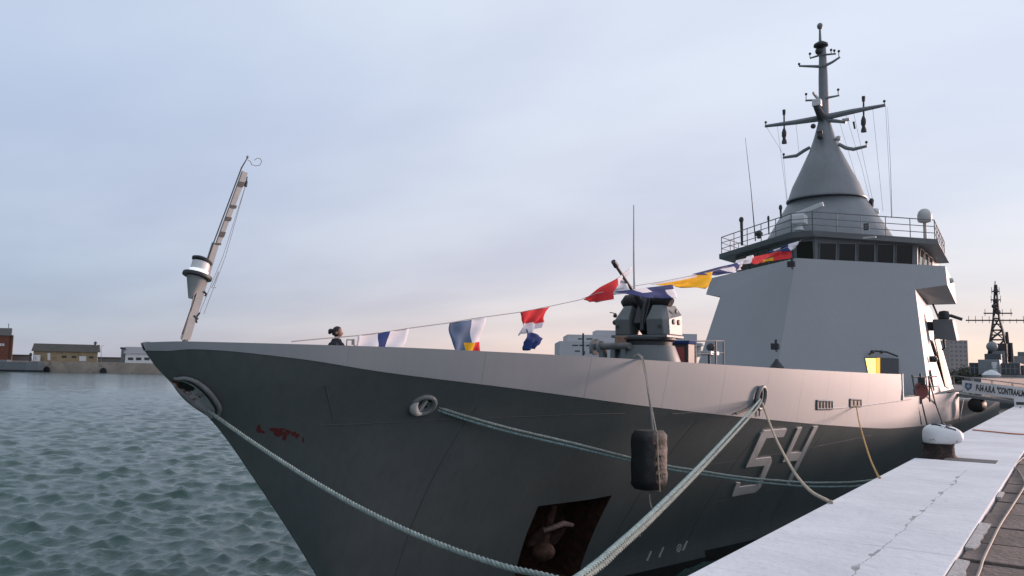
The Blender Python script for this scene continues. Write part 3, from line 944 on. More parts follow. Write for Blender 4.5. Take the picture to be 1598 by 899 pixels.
arm([(1247, 103), (1283, 104)], [0.06, 0.1]); arm([(1285, 104), (1299, 97), (1311, 89)], [0.1, 0.08, 0.06])
arm([(1264, 91), (1280, 86), (1305, 84)], [0.05, 0.07, 0.05])
arm([(1257, 157), (1276, 156)], 0.06); arm([(1289, 153), (1310, 149)], [0.08, 0.05])
arm([(1264, 230), (1255, 235), (1243, 243), (1222, 246)], [0.10, 0.11, 0.11, 0.08]); arm([(1309, 225), (1320, 231), (1332, 233), (1353, 228)], [0.10, 0.11, 0.11, 0.08])
arm([(1291, 188), (1305, 189), (1320, 191)], [0.12, 0.11, 0.08])
# yard-hung dipole antennas
for (x, ya, yb) in ((1223.5, 172, 224), (1347.5, 151, 206)):
    g = MB(); y1 = ya + (yb - ya) * 0.55
    g.tube([mp(x, ya), mp(x + 0.3, y1)], 0.05, 8); g.lathe(mp(x, ya), [(0.10, -0.15), (0.1, 0.02)], 10); g.lathe(mp(x, ya + 5), [(0.09, -0.08), (0.09, 0.02)], 10)
    b0 = mp(x + 0.5, yb); L_ = (mp(x, y1) - b0).length
    g.lathe(b0, [(0.16, 0), (0.15, 0.12), (0.09, L_ * 0.35), (0.15, L_ * 0.5), (0.14, L_ * 0.75), (0.06, L_)], 12)
    g.build('dipole_antenna', M_DARK, MAST, smooth=True)
g = MB()
for (x, y0, y1) in ((1264, 84, 90), (1297, 78, 85), (1302, 79, 85), (1309, 80, 88), (1258, 147, 156), (1308, 140, 149), (1380, 158, 165), (1195, 191, 197), (1247, 100, 103), (1223, 241, 246), (1352, 222, 228), (1308, 216, 224)):
    g.tube([mp(x, y1), mp(x, y0)], 0.025, 6); g.ball(mp(x, y0), 0.08, n=8)
g.build('small_antenna', M_DARK, MAST)
MB().lathe(mp(1281, 72), [(0.1, -0.12), (0.42, 0.0), (0.40, 0.12), (0.12, 0.3)], 18).ball(mp(1278, 80), 0.22).build('crow_platform', M_DARK, MAST, smooth=True)
MB().tube([mp(1280, 68), mp(1279.5, 46)], [0.09, 0.06], 8).ball(mp(1279.5, 41), 0.17, (1, 1, 1.2)).build('topmast', M_MAST, MAST, smooth=True)
c = mp(1275, 161, -0.6); g = MB().box(c, (0.5, 0.4, 0.4)).build('mast_radar', M_WHITE, MAST, bevel=0.05)
dq = (mp(1269, 145, -1.0) - mp(1277, 156, -0.2)).normalized().to_track_quat('X', 'Z').to_matrix(); MB().box(mp(1273, 150, -0.7), (0.8, 0.12, 0.12), dq).build('mast_radar_bar', M_LIGHT, MAST)
MB().tube([mp(1274, 166, -0.7), mp(1283, 184, -0.2)], [0.18, 0.26], 10).build('radar_support', M_DARK, MAST, smooth=True)
MB().ball(mp(1280, 213, -0.75), 0.19).box(mp(1280, 208, -0.7), (0.3, 0.3, 0.2)).ball(mp(1269, 197, -0.5), 0.15).build('mast_camera', M_DARK, MAST, smooth=True)
MB().ball(mp(1308, 216), 0.16).box(mp(1320, 187), (0.4, 0.2, 0.14)).build('lamp_housing', M_LIGHT, MAST, smooth=True)
hl = MB()
for P in (((1382, 166), (1391, 338)), ((1362, 170), (1378, 330)), ((1332, 176), (1364, 322)), ((1213, 196), (1229, 322)), ((1196, 198), (1222, 240), (1229, 318)), ((1242, 192), (1247, 240)), ((1320, 178), (1345, 262), (1357, 310)), ((1310, 190), (1340, 290))):
    hl.tube([mp(*p) for p in P], 0.008, 4)
hl.build('halyard', M_CORD, MAST)
arm([(1332, 190), (1334, 201)], [0.06, 0.05], 'signal_lamp', M_DARK)

# ---- gun turret
GX, GY, GZ = XC, 24.3, 1.03
GT = MB().lathe((GX, GY, 0), [(1.25, DECKZ), (1.15, 0.1), (0.9, 0.78)], 28).build('gun_turret', M_GUN, SHIP, smooth=True)
MB().lathe((GX, GY, 0), [(0.80, 0.76), (0.82, 0.9), (0.95, 0.97), (0.95, 1.02)], 28).build('slewing_ring', M_DARK, GT, smooth=True)
MB().box((GX, GY, 1.07), (2.0, 1.35, 0.09)).build('turntable', M_GUN, GT, bevel=0.02)
for s in (-1, 1):
    # armoured cheek either side of the gun
    def q(x, y, z): return Vector((GX + s * x, GY + y, z))
    w = 0.28 if s > 0 else 0.34
    mb = MB()
    bot = [q(w, -0.62, 1.12), q(0.86, -0.62, 1.12), q(0.98, -0.40, 1.12), q(0.98, 0.62, 1.12), q(w, 0.62, 1.12)]
    mid = [q(w, -0.70, 1.62), q(0.84, -0.70, 1.62), q(0.97, -0.44, 1.62), q(0.97, 0.62, 1.80), q(w, 0.62, 1.80)]
    top = [q(w + 0.06, -0.34, 2.10), q(0.66, -0.34, 2.10), q(0.78, -0.2, 2.08), q(0.78, 0.5, 2.12), q(w + 0.06, 0.5, 2.12)]
    n = 5
    mb.add(bot + mid + top, [tuple(range(5))] + [(k * 5 + i, k * 5 + (i + 1) % 5, (k + 1) * 5 + (i + 1) % 5, (k + 1) * 5 + i) for k in range(2) for i in range(5)] + [tuple(range(10, 15))])
    ck = mb.build('gun_cheek', M_GUN, GT, bevel=0.03)
    mb = MB()
    for (y, z, r) in ((-0.1, 1.55, 0.09), (0.3, 1.55, 0.09), (0.1, 1.9, 0.07)):
        mb.lathe(q(0.965, y, z), [(r, 0), (r, 0.04), (r * 0.55, 0.05)], 14, axis=(s, 0, 0))
    mb.lathe(q(0.76, -0.68, 1.38), [(0.05, 0), (0.05, 0.05)], 10, axis=(0, -1, 0))
    mb.build('gun_port', M_DARK, GT)
    mb = MB(); P = [q(0.30, -0.02, 2.20), q(0.42, -0.02, 2.26), q(0.72, -0.02, 2.24), q(0.86, -0.02, 2.16)]
    mb.tube(P, [0.20, 0.27, 0.26, 0.17], 14); mb.build('sensor_cover', M_BLACK, GT, smooth=True)
g0 = Vector((GX - 0.02, GY - 0.1, 1.95)); tip = onX(957, 408, GX); dd = (tip - g0).normalized()
MB().tube([g0, g0 + dd * 0.9], [0.13, 0.09], 12).tube([g0 + dd * 0.85, tip - dd * 0.25], [0.055, 0.05], 10).tube([tip - dd * 0.25, tip], [0.085, 0.075], 10).build('gun_barrel', M_DARK, GT, smooth=True)
MB().box(g0 + Vector((0.0, 0.15, -0.2)), (0.42, 0.9, 1.05), Matrix.Rotation(-0.5, 3, 'X')).tube([g0 + Vector((0.12, -0.55, -0.7)), g0 + Vector((0.1, -0.35, 0.1)), g0 + Vector((0.1, -0.1, 0.45))], 0.07, 8).tube([g0 + Vector((0.32, 0.1, -0.1)), g0 + Vector((0.30, 0.1, 0.5))], 0.14, 8).build('gun_cradle', M_DARK, GT, bevel=0.04)
MB().tube([Vector((GX - 1.0, GY - 0.3, 1.85)), Vector((GX - 1.25, GY - 0.3, 1.9))], 0.015, 5).ball((GX - 1.02, GY - 0.35, 1.55), 0.09).ball((GX - 1.02, GY - 0.35, 1.78), 0.07).build('gun_fitting', M_DARK, GT)
MB().tube([onX(990, 470, XC - 1), onX(989, 400, XC - 1), onX(989, 320, XC - 1)], [0.04, 0.03, 0.018], 8).build('whip_antenna', M_LIGHT, SHIP, smooth=True)

# ---- gear on the foredeck
c = onY(955, 541, 23.5)
wn = MB().tube([c + Vector((-0.72, 0.2, 0)), c + Vector((0.75, -0.2, 0.02))], 0.11, 16).build('mooring_winch', mat('worn winch paint', (0.15, 0.15, 0.145), 0.6, var=0.25, vscale=4), SHIP, smooth=True)
for t, r in ((-0.72, 0.28), (-0.5, 0.2)):
    p = c + Vector((t, -0.2 * t / 0.75, 0)); MB().lathe(p, [(0.1, -0.05), (r, -0.04), (r, 0.04), (0.1, 0.05)], 20, axis=(0.97, -0.25, 0)).build('winch_flange', M_GREY2, wn, smooth=True)
for t in (-0.45, 0.05, 0.5):
    p = c + Vector((t, -0.2 * t / 0.75 + 0.1, -0.75)); MB().box(p, (0.16, 0.3, 1.4)).build('winch_stand', M_FRAME, wn)
p = onY(971, 533, 23.6); MB().box(p, (0.42, 0.3, 0.36)).build('winch_motor_cover', mat('brown canvas cover', (0.30, 0.19, 0.13), 0.8, var=0.2, vscale=6), wn, bevel=0.04)
MB().tube([onY(910, 520, 23), onY(910, 555, 23)], 0.03, 6).build('deck_stanchion', M_DARK, SHIP)
# starboard rail abaft the gun and lockers beyond it
rl = MB()
top = [onY(1048, 533, 27), onY(1085, 532.5, 28.5), onY(1117, 532, 30), onY(1129, 532, 32)]
rl.tube(top, 0.03, 6); rl.tube([p - Vector((0, 0, 0.48)) for p in top], 0.022, 6)
for p in (top[0], top[1], top[2], top[3], top[0].lerp(top[1], 0.55)):
    rl.tube([p, Vector((p.x, p.y, DECKZ))], 0.035, 6)
rl.build('deck_rail', M_FRAME, SHIP)
c = onY(1064, 556, 27.5)
lk = MB().box(c, (0.75, 0.6, 0.9)).build('deck_locker', M_DARK, SHIP, bevel=0.03)
MB().box(c + Vector((0.08, -0.31, 0.05)), (0.30, 0.04, 0.55)).build('red_panel', mat('faded red panel', (0.30, 0.06, 0.06), 0.7), lk)
MB().box(c + Vector((0.0, 0, 0.5)), (0.85, 0.7, 0.12)).build('locker_lid', F_BLUE, lk, bevel=0.02)
MB().box(c + Vector((-0.26, -0.31, 0.0)), (0.14, 0.03, 0.6)).build('pale_panel', M_LIGHT, lk)
c = onY(1094, 556, 30)
tk = MB().box(c + Vector((0, 0, 0.12)), (1.15, 0.9, 0.16)).build('vent_trunk', M_LIGHT, SHIP, bevel=0.03)
for t in (-0.5, -0.1, 0.45): MB().tube([c + Vector((t, -0.3, 0.05)), c + Vector((t, -0.3, -1.3))], 0.05, 6).build('leg', M_DARK, tk)
MB().ball(onY(1109, 542, 30), 0.17).tube([onY(1109, 542, 30), onY(1109, 556, 30)], 0.08, 8).build('deck_fitting', M_DARK, SHIP)
MB().lathe(onY(1090, 541, 29.5), [(0.1, -0.4), (0.1, 0), (0.2, 0.02), (0.2, 0.12), (0.08, 0.15)], 12).build('deck_fitting', M_LIGHT, SHIP, smooth=True)

# ---- jackstaff with its lantern at the stem
def js(px, py, db=0.0): return onX(px, py, XC + db)


JS = MB().prism([js(*p) for p in ((284, 530), (297, 530), (342, 382), (333, 378))], [js(*p) + Vector((-0.04, 0, 0)) for p in ((284, 530), (297, 530), (342, 382), (333, 378))]).build('jackstaff', M_STAFF, SHIP)
own = js(290, 540); MB().tube([js(290, 530, -0.06), Vector((XC, own.y + 0.1, -0.25))], 0.06, 8).build('staff_foot', M_STAFF, JS)
MB().prism([js(*p) for p in ((337, 382), (344, 382), (387, 270), (379, 267))], [js(*p) + Vector((-0.035, 0, 0)) for p in ((337, 382), (344, 382), (387, 270), (379, 267))]).build('upper_staff', M_STAFF, JS)
for (x, y, h) in ((376.5, 287, 4), (365, 322, 2.5), (357, 341, 3), (347, 365, 4), (341, 380, 1.5)):
    P = [(x - 4.2 + h * 0.4, y - h), (x + 4.2 + h * 0.4, y - h + 1.5), (x + 4.2 - h * 0.4, y + h + 1.5), (x - 4.2 - h * 0.4, y + h)]
    MB().prism([js(*p, 0.012) for p in P], [js(*p, -0.042) for p in P]).build('band', M_BOOT, JS)
MB().tube([js(284, 522), js(333, 380), js(377, 262), js(387, 245)], [0.010, 0.012, 0.013, 0.009], 6).build('jack_pole', M_BOOT, JS)
MB().tube([js(386, 247), js(386.5, 243.5)], 0.02, 6).tube([js(*p) for p in ((387, 250), (391, 252), (392.5, 257), (399, 259), (405.5, 258), (408.5, 252), (406, 247.5), (401, 247), (397, 250))], 0.006, 5).build('wire_loop', M_FRAME, JS)
MB().tube([js(383, 291), js(385, 283)], [0.03, 0.022], 8).tube([js(384, 283), js(386, 276)], 0.01, 5).build('pulley', M_DARK, JS)
MB().tube([js(386, 280), js(352, 400), js(318, 490)], 0.005, 4).tube([js(383, 290), js(348, 400), js(312, 487), js(305, 500)], 0.005, 4).tube([js(303, 458), js(296, 490), js(282, 527)], 0.008, 5).tube([js(341, 424), js(335, 440), js(330, 449), js(337, 449)], 0.007, 4).build('halyard', M_CORD, JS)
MB().tube([js(312, 488), js(306, 496), js(307, 504)], 0.014, 6).tube([js(303, 493), js(309, 498)], 0.016, 6).tube([js(318, 455), js(322, 459), js(320, 462)], 0.018, 6).build('cleat', M_DARK, JS)
a, b = js(288, 424, -0.05), js(327, 438, -0.05); c = (a + b) / 2
ax_up = (js(316, 405) - js(308, 431)).normalized(); rr = (b - a).length / 2
mb = MB().lathe(c, [(rr * 0.98, -0.02), (rr, 0.0), (rr * 0.98, 0.03)], 20, axis=ax_up).build('lantern_tray', M_DARK, JS, smooth=True)
MB().lathe(c - ax_up * 0.02, [(rr * 0.15, -0.36), (rr * 0.68, -0.01)], 20, axis=ax_up).build('lantern_cone', M_STAFF, JS, smooth=True)
MB().lathe(c + ax_up * 0.03, [(rr * 0.6, 0.075), (rr * 0.6, 0.21)], 20, axis=ax_up).build('lantern_glass', M_WHITE, JS, smooth=True)
MB().lathe(c + ax_up * 0.03, [(rr * 0.5, 0), (rr * 0.64, 0.02), (rr * 0.64, 0.07), (rr * 0.5, 0.08)], 20, axis=ax_up).build('lantern_lamp', M_LAMP, JS, smooth=True)
MB().lathe(c + ax_up * 0.25, [(rr * 0.68, 0), (rr * 0.72, 0.03), (rr * 0.5, 0.06)], 20, axis=(ax_up + Vector((0, 0.15, 0)))).build('lantern_cap', M_DARK, JS, smooth=True)

# ---- walkway gear behind the bulwark end: life ring rack and stanchions
c = onY(1437, 610, 41.0)
rk = MB().lathe(c, [(0.24, -0.05), (0.36, -0.06), (0.40, 0), (0.36, 0.06), (0.24, 0.05)], 20, axis=(0.75, -0.65, 0)).build('life_ring', mat('red life ring', (0.20, 0.045, 0.04), 0.6), SHIP, smooth=True)
MB().tube([c + Vector((0, 0, 0.8)), c + Vector((0, 0, -0.6))], 0.05, 6).tube([c + Vector((0.3, 0.4, 0.7)), c + Vector((0.3, 0.4, -0.5))], 0.04, 6).tube([c + Vector((-0.2, -0.6, 0.62)), c + Vector((0.5, 1.4, 0.66))], 0.03, 6).tube([c + Vector((-0.2, -0.6, 0.2)), c + Vector((0.5, 1.4, 0.2))], 0.025, 6).box(c + Vector((0.05, 0.1, 0.45)), (0.3, 0.35, 0.3)).build('ring_rack', M_DARK, rk)
vs = MB()
for P in (((1423, 585), (1437, 662)), ((1449, 590), (1459, 630), (1470, 662)), ((1437, 625), (1446, 663)), ((1503, 622), (1497, 655))):
    pts = [hull_hit(*p, 0.02) if p[1] > 612 else onY(*p, 39.5) for p in P]; vs.tube(pts, 0.035, 6)
vs.build('overboard_pipe', M_FRAME, SHIP)

# ------------------------------------------------------------------ ropes, fender, flags: things of their own
def rope(name, label, P, r, m, group=None, strands=3, pitch=0.2, cat='rope'):
    o = rope_mb(P, r, pitch, strands).build(name, m, smooth=True)
    own_origin(o, P[-1]); return tag(o, label, cat, group)


# from the stem fairlead, drooping along the hull to the quay near the camera
h0 = hull_hit(322, 641, -0.05); A, B = (h0.x, h0.y), (-2.5, 5.75)
pts = [h0] + [onPlan(x, y, A, B) for x, y in ((336, 649), (391, 688), (466, 737), (542, 782), (617, 820), (692, 852), (780, 882), (840, 896), (910, 912), (990, 922))] + [Vector((-2.48, 5.75, -1.58))]
rope('mooring_rope', 'long pale rope drooping from the fairlead at the stem across the whole dark bow', pts, 0.030, M_ROPE, 'mooring ropes of the warship')
# a pair from the second fairlead, passing behind the fender
for k, (P, c0) in enumerate(((((700, 641), (790, 667), (900, 693), (978, 713), (1042, 727), (1093, 735), (1147, 743.5), (1213, 750), (1280, 753.5), (1367, 748.5)), (663, 631)), (((700, 646), (790, 673), (900, 699), (978, 718), (1042, 732), (1093, 740), (1180, 752), (1253, 759), (1313, 759.5), (1353, 756)), (662, 634)))):
    h0 = hull_hit(*c0, -0.1); A, B = (h0.x, h0.y), (-4.2, 22.57)
    pts = [h0] + [onPlan(x, y, A, B) for x, y in P]; e = pts[-1]; dv = pts[-1] - pts[-2]
    t = (-2.5 - e.x) / dv.x; pts.append(e + Vector((dv.x, dv.y, 0)) * t + Vector((0, 0, 0.25)))
    rope('mooring_rope', ('upper' if k == 0 else 'lower') + ' of the two parallel ropes running from the middle bow fairlead behind the black fender', pts, 0.026, (M_ROPE, M_ROPE2)[k], 'mooring ropes of the warship')
# heavy doubled line from the chock to a bollard behind the camera
hc = hull_hit(1183, 622, 0.06)
for k, dx in enumerate((0, 9)):
    A, B = (hc.x, hc.y), (-2.4 - 0.02 * k, 2.2 - 0.05 * k)
    P = ((1172, 640 + k * 1), (1100, 718), (1020, 798), (960, 853), (905 + 0, 898))
    pts = [hc + Vector((0.02 * k, 0.05 * k, -0.04 * k))] + [onPlan(x + dx * (0.4 + 0.6 * (1183 - x) / 280), y + dx * 0.35, A, B) for x, y in P] + [Vector((B[0], B[1], -1.5))]
    rope('mooring_rope', ('left' if k == 0 else 'right') + ' of two thick ropes slanting from the chock to the bottom edge', pts, 0.028, (M_ROPE2, M_ROPE)[k], 'mooring ropes of the warship')
h1 = hc + Vector((0.02, 0.1, -0.1))
A, B = (h1.x, h1.y), (-2.5, 10.5)
pts = [h1] + [onPlan(x, y, A, B) for x, y in ((1197, 650), (1212, 687), (1237, 733), (1262, 764), (1290, 781))] + [onZ(1297, 784, QUAY + 0.02) + Vector((0.0, 0, 0))]
rope('mooring_rope', 'single tan rope crossing the number 54 from the chock down to the quay edge', pts, 0.026, M_TAN, 'mooring ropes of the warship')
h2 = hull_hit(1335, 633, 0.03); A, B = (h2.x, h2.y), (-2.52, 13.9)
pts = [h2] + [onPlan(x, y, A, B) for x, y in ((1340, 655), (1348, 685), (1358, 716), (1369, 740))] + [onZ(1373, 746, QUAY + 0.01)]
rope('mooring_rope', 'thin yellow rope hanging from the smaller scupper to the quay edge', pts, 0.02, M_YEL, 'mooring ropes of the warship', pitch=0.14)
# short strop ends beside the chock
h3 = hc + Vector((0.0, -0.05, -0.05))
pts = [h3, hull_hit(1168, 636, 0.06), hull_hit(1146, 645, 0.05)]
rope('rope_end', 'short rope end lying on the pale strake just left of the chock', pts, 0.03, M_TAN, 'rope ends at the chock')
pts = [h3 + Vector((0.01, 0.03, -0.1)), hull_hit(1182, 640, 0.06), hull_hit(1182, 649, 0.05)]
rope('rope_end', 'short rope end hanging straight down under the chock', pts, 0.022, M_TAN, 'rope ends at the chock')

# fender hanging over the bulwark
fc = Vector((-6.62, 14.35, -1.86)); tr = onPlan(1013, 717, (fc.x, fc.y), (fc.x + 0.8, fc.y - 0.45))
FC = Vector((tr.x, tr.y, tr.z))
FE = thing('fender', 'black foam fender hung on cords against the dark bow left of the number', 'fender', FC)
mb = MB()
n = hull_n(FC.y, 0.0); hx = Vector((-n.y, n.x, 0)).normalized()
prof = []
for k, z in enumerate(np.linspace(-0.56, 0.56, 13)):
    e = 1 - max(0, (abs(z) - 0.44) / 0.12) ** 2 * 0.22; prof.append((z, e))
V = []; N_ = 28
for z, e in prof:
    for j in range(N_):
        t = 2 * PI * j / N_; cx_, sx_ = math.cos(t), math.sin(t)
        px_ = math.copysign(abs(cx_) ** 0.55, cx_) * 0.335 * e; py_ = math.copysign(abs(sx_) ** 0.55, sx_) * 0.27 * e
        V.append(FC + hx * px_ + Vector((n.x, n.y, 0)) * py_ + Vector((0, 0, z)) + Vector((noise.noise(Vector((t * 1.3, z * 5, 0))), noise.noise(Vector((t, z * 5, 4))), 0)) * 0.022)
F = [(i * N_ + j, i * N_ + (j + 1) % N_, (i + 1) * N_ + (j + 1) % N_, (i + 1) * N_ + j) for i in range(12) for j in range(N_)] + [tuple(range(N_))[::-1], tuple(range(12 * N_, 13 * N_))]
mb.add(V, F); mb.build('body', M_BLACK, FE, smooth=True)
fr = Vector((n.x, n.y, 0)) * 0.29
mb = MB().tube([FC + fr + hx * -0.1 + Vector((0, 0, 0.56)), FC + fr * 1.03 + hx * -0.09, FC + fr + hx * -0.02 + Vector((0, 0, -0.57)), FC + Vector((0, 0, -0.64)), FC + Vector((0.02, 0, -0.82)), FC + Vector((0.06, -0.02, -0.92))], 0.014, 6)
mb.build('lashing', M_TAN, FE)
mb = MB()
for (a, z) in ((0.03, 0.28), (0.05, 0.05), (0.04, -0.12), (-0.03, -0.3), (0.1, -0.3)):
    mb.tube([FC + fr * 1.0 + hx * (a + 0.05 * math.cos(t)) + Vector((0, 0, z + 0.05 * math.sin(t))) for t in np.linspace(0.5, 5, 9)], 0.009, 5)
mb.build('scuff_ring', M_DARK, FE)
topb = hull_hit(1000, 562, 0.02); topb.z += 0.05
for k, (x0, x1) in enumerate(((-0.02, -0.10), (0.02, 0.06))):
    a = topb + hx * x0; a = Vector((a.x, a.y, ztop(a.y) + 0.06)); b = FC + Vector((n.x, n.y, 0)) * (0.27 if k == 0 else 0.05) + hx * x1 + Vector((0, 0, 0.55))
    mid = a.lerp(b, 0.55) + Vector((n.x, n.y, 0)) * 0.01 + hx * (0.02 if k else 0)
    MB().tube(spline([a - Vector((n.x, n.y, 0)) * 0.2 + Vector((0, 0, 0.0)), a, mid, b], 0.15), 0.014 if k == 0 else 0.022, 6).build('hanging_cord', (M_TAN, M_FRAME)[k], FE)

# dressing line with signal flags
LP = [(455, 533), (475, 531), (520, 527), (556, 524), (600, 518.5), (640, 512), (700, 504), (740, 497), (813, 487), (858, 478), (905, 468), (930, 458), (985, 447), (1030, 440), (1110, 424), (1150, 411), (1182, 402), (1215, 391), (1246, 379)]


def dl(px, py, dx=0.0): return onX(px, py, XC + dx)


o = MB().tube([dl(*p) for p in LP] + [Vector((XC, 44.0, 7.3))], 0.011, 5).build('dressing_line', M_CORD)
own_origin(o, dl(*LP[0])); tag(o, 'thin line of signal flags rising from the bow to the bridge roof', 'rope')


def flag(label, C, off, split, mats, seed, wave=0.10, nx=18, ny=12, folds=2.2):
    """cloth between four surveyed corners (tl, tr, br, bl) on the line, rippled sideways; split(u, v) picks the colour"""
    q = [dl(*p, off) for p in C]; mb = MB(); V = []; ph = seed * 1.7
    for j in range(ny + 1):
        for i in range(nx + 1):
            u, v = i / nx, j / ny
            p = q[0].lerp(q[1], u).lerp(q[3].lerp(q[2], u), v)
            d = wave * math.sin(folds * 2 * PI * (u * 0.8 + v * 0.35) + ph) * (0.25 + 0.75 * v) + 0.5 * wave * noise.noise(Vector((u * 3, v * 3, seed)))
            dz = 0.35 * wave * noise.noise(Vector((u * 4, v * 4, seed + 9))) * v
            V.append(p + Vector((d, 0.2 * d, dz)))
    F = []; MI = []
    for j in range(ny):
        for i in range(nx):
            a = j * (nx + 1) + i; F.append((a, a + 1, a + nx + 2, a + nx + 1)); MI.append(split((i + 0.5) / nx, (j + 0.5) / ny))
    mb.v = V; mb.f = F; mb.m = MI
    o = mb.build('signal_flag', mats, smooth=True)
    sm = o.modifiers.new('cloth', 'SOLIDIFY'); sm.thickness = 0.006
    own_origin(o, q[0]); tag(o, label, 'flag', 'signal flags on the dressing line')
    return o


flag('white signal flag with a blue centre stripe half hidden behind the bulwark near the person', [(557, 524), (638, 513), (622, 560), (558, 562)], 0, lambda u, v: 1 if 0.40 < u < 0.62 else 0, [F_WHITE, F_BLUE], 1, 0.06)
flag('signal flag of faded blue and white with a red and yellow foot', [(702, 504), (757, 496), (748, 552), (707, 554)], 0, lambda u, v: (1 if u > 0.72 else 2) if v > 0.70 and u > 0.42 else (0 if u < 0.60 else 3), [F_BLUE2, F_RED, F_YEL, F_WHITE], 2, 0.08)
flag('small red over white signal flag tapering to its foot', [(813, 487), (858, 479), (841, 511), (812, 524)], 0, lambda u, v: 0 if v < 0.45 + 0.35 * u else 1, [F_RED, F_WHITE], 3, 0.10)
flag('small dark blue pennant tucked under the red over white flag', [(820, 513), (848, 528), (831, 544), (820, 547)], 0, lambda u, v: 0, [F_BLUE], 4, 0.10, 10, 8)
flag('red and white signal flag twisted in front of the gun barrel', [(908, 468), (987, 417), (974, 456), (936, 472)], 0, lambda u, v: 1 if u > 0.62 or v > 0.88 else 0, [F_RED, F_WHITE], 5, 0.20, 22, 12, 1.6)
flag('blue and white signal flag blown flat over the turret top', [(960, 455), (1050, 444), (1054, 466), (1003, 464)], 0.9, lambda u, v: 1 if (0.25 < u < 0.5 and v < 0.4) or (u > 0.82 and v > 0.3) else 0, [F_BLUE, F_WHITE], 6, 0.08, 22, 12, 1.5)
flag('yellow signal flag with a white top edge', [(1016, 444), (1112, 424), (1100, 451), (1050, 447)], 0, lambda u, v: 1 if v < 0.14 and u < 0.75 else 0, [F_YEL, F_WHITE], 7, 0.13, 22, 12, 1.4)
flag('long blue and white signal flag between the yellow and the red one', [(1078, 428), (1158, 408), (1160, 421), (1120, 430)], 0, lambda u, v: 1 if (0.45 < u < 0.72 and v > 0.25) or u > 0.85 else 0, [F_BLUE, F_WHITE], 8, 0.12, 22, 10, 1.5)
flag('small white signal flag bunched beside the superstructure top', [(1148, 408), (1174, 398), (1176, 410), (1150, 414)], 0, lambda u, v: 0, [F_WHITE], 9, 0.14, 12, 8)
flag('red signal flag with a blue and yellow centre in front of the wheelhouse', [(1160, 404), (1236, 388), (1230, 403), (1172, 413)], 0, lambda u, v: (2 if v > 0.62 else 1) if 0.28 < u < 0.62 and v > 0.5 else 0, [F_RED, F_BLUE, F_YEL], 10, 0.16, 22, 12, 1.4)
flag('blue and white signal flag highest on the line under the bridge roof', [(1196, 394), (1246, 376), (1240, 391), (1205, 394)], 0, lambda u, v: 1 if u > 0.65 or (0.15 < u < 0.4 and v < 0.5) else 0, [F_BLUE, F_WHITE], 11, 0.12, 18, 10, 1.5)

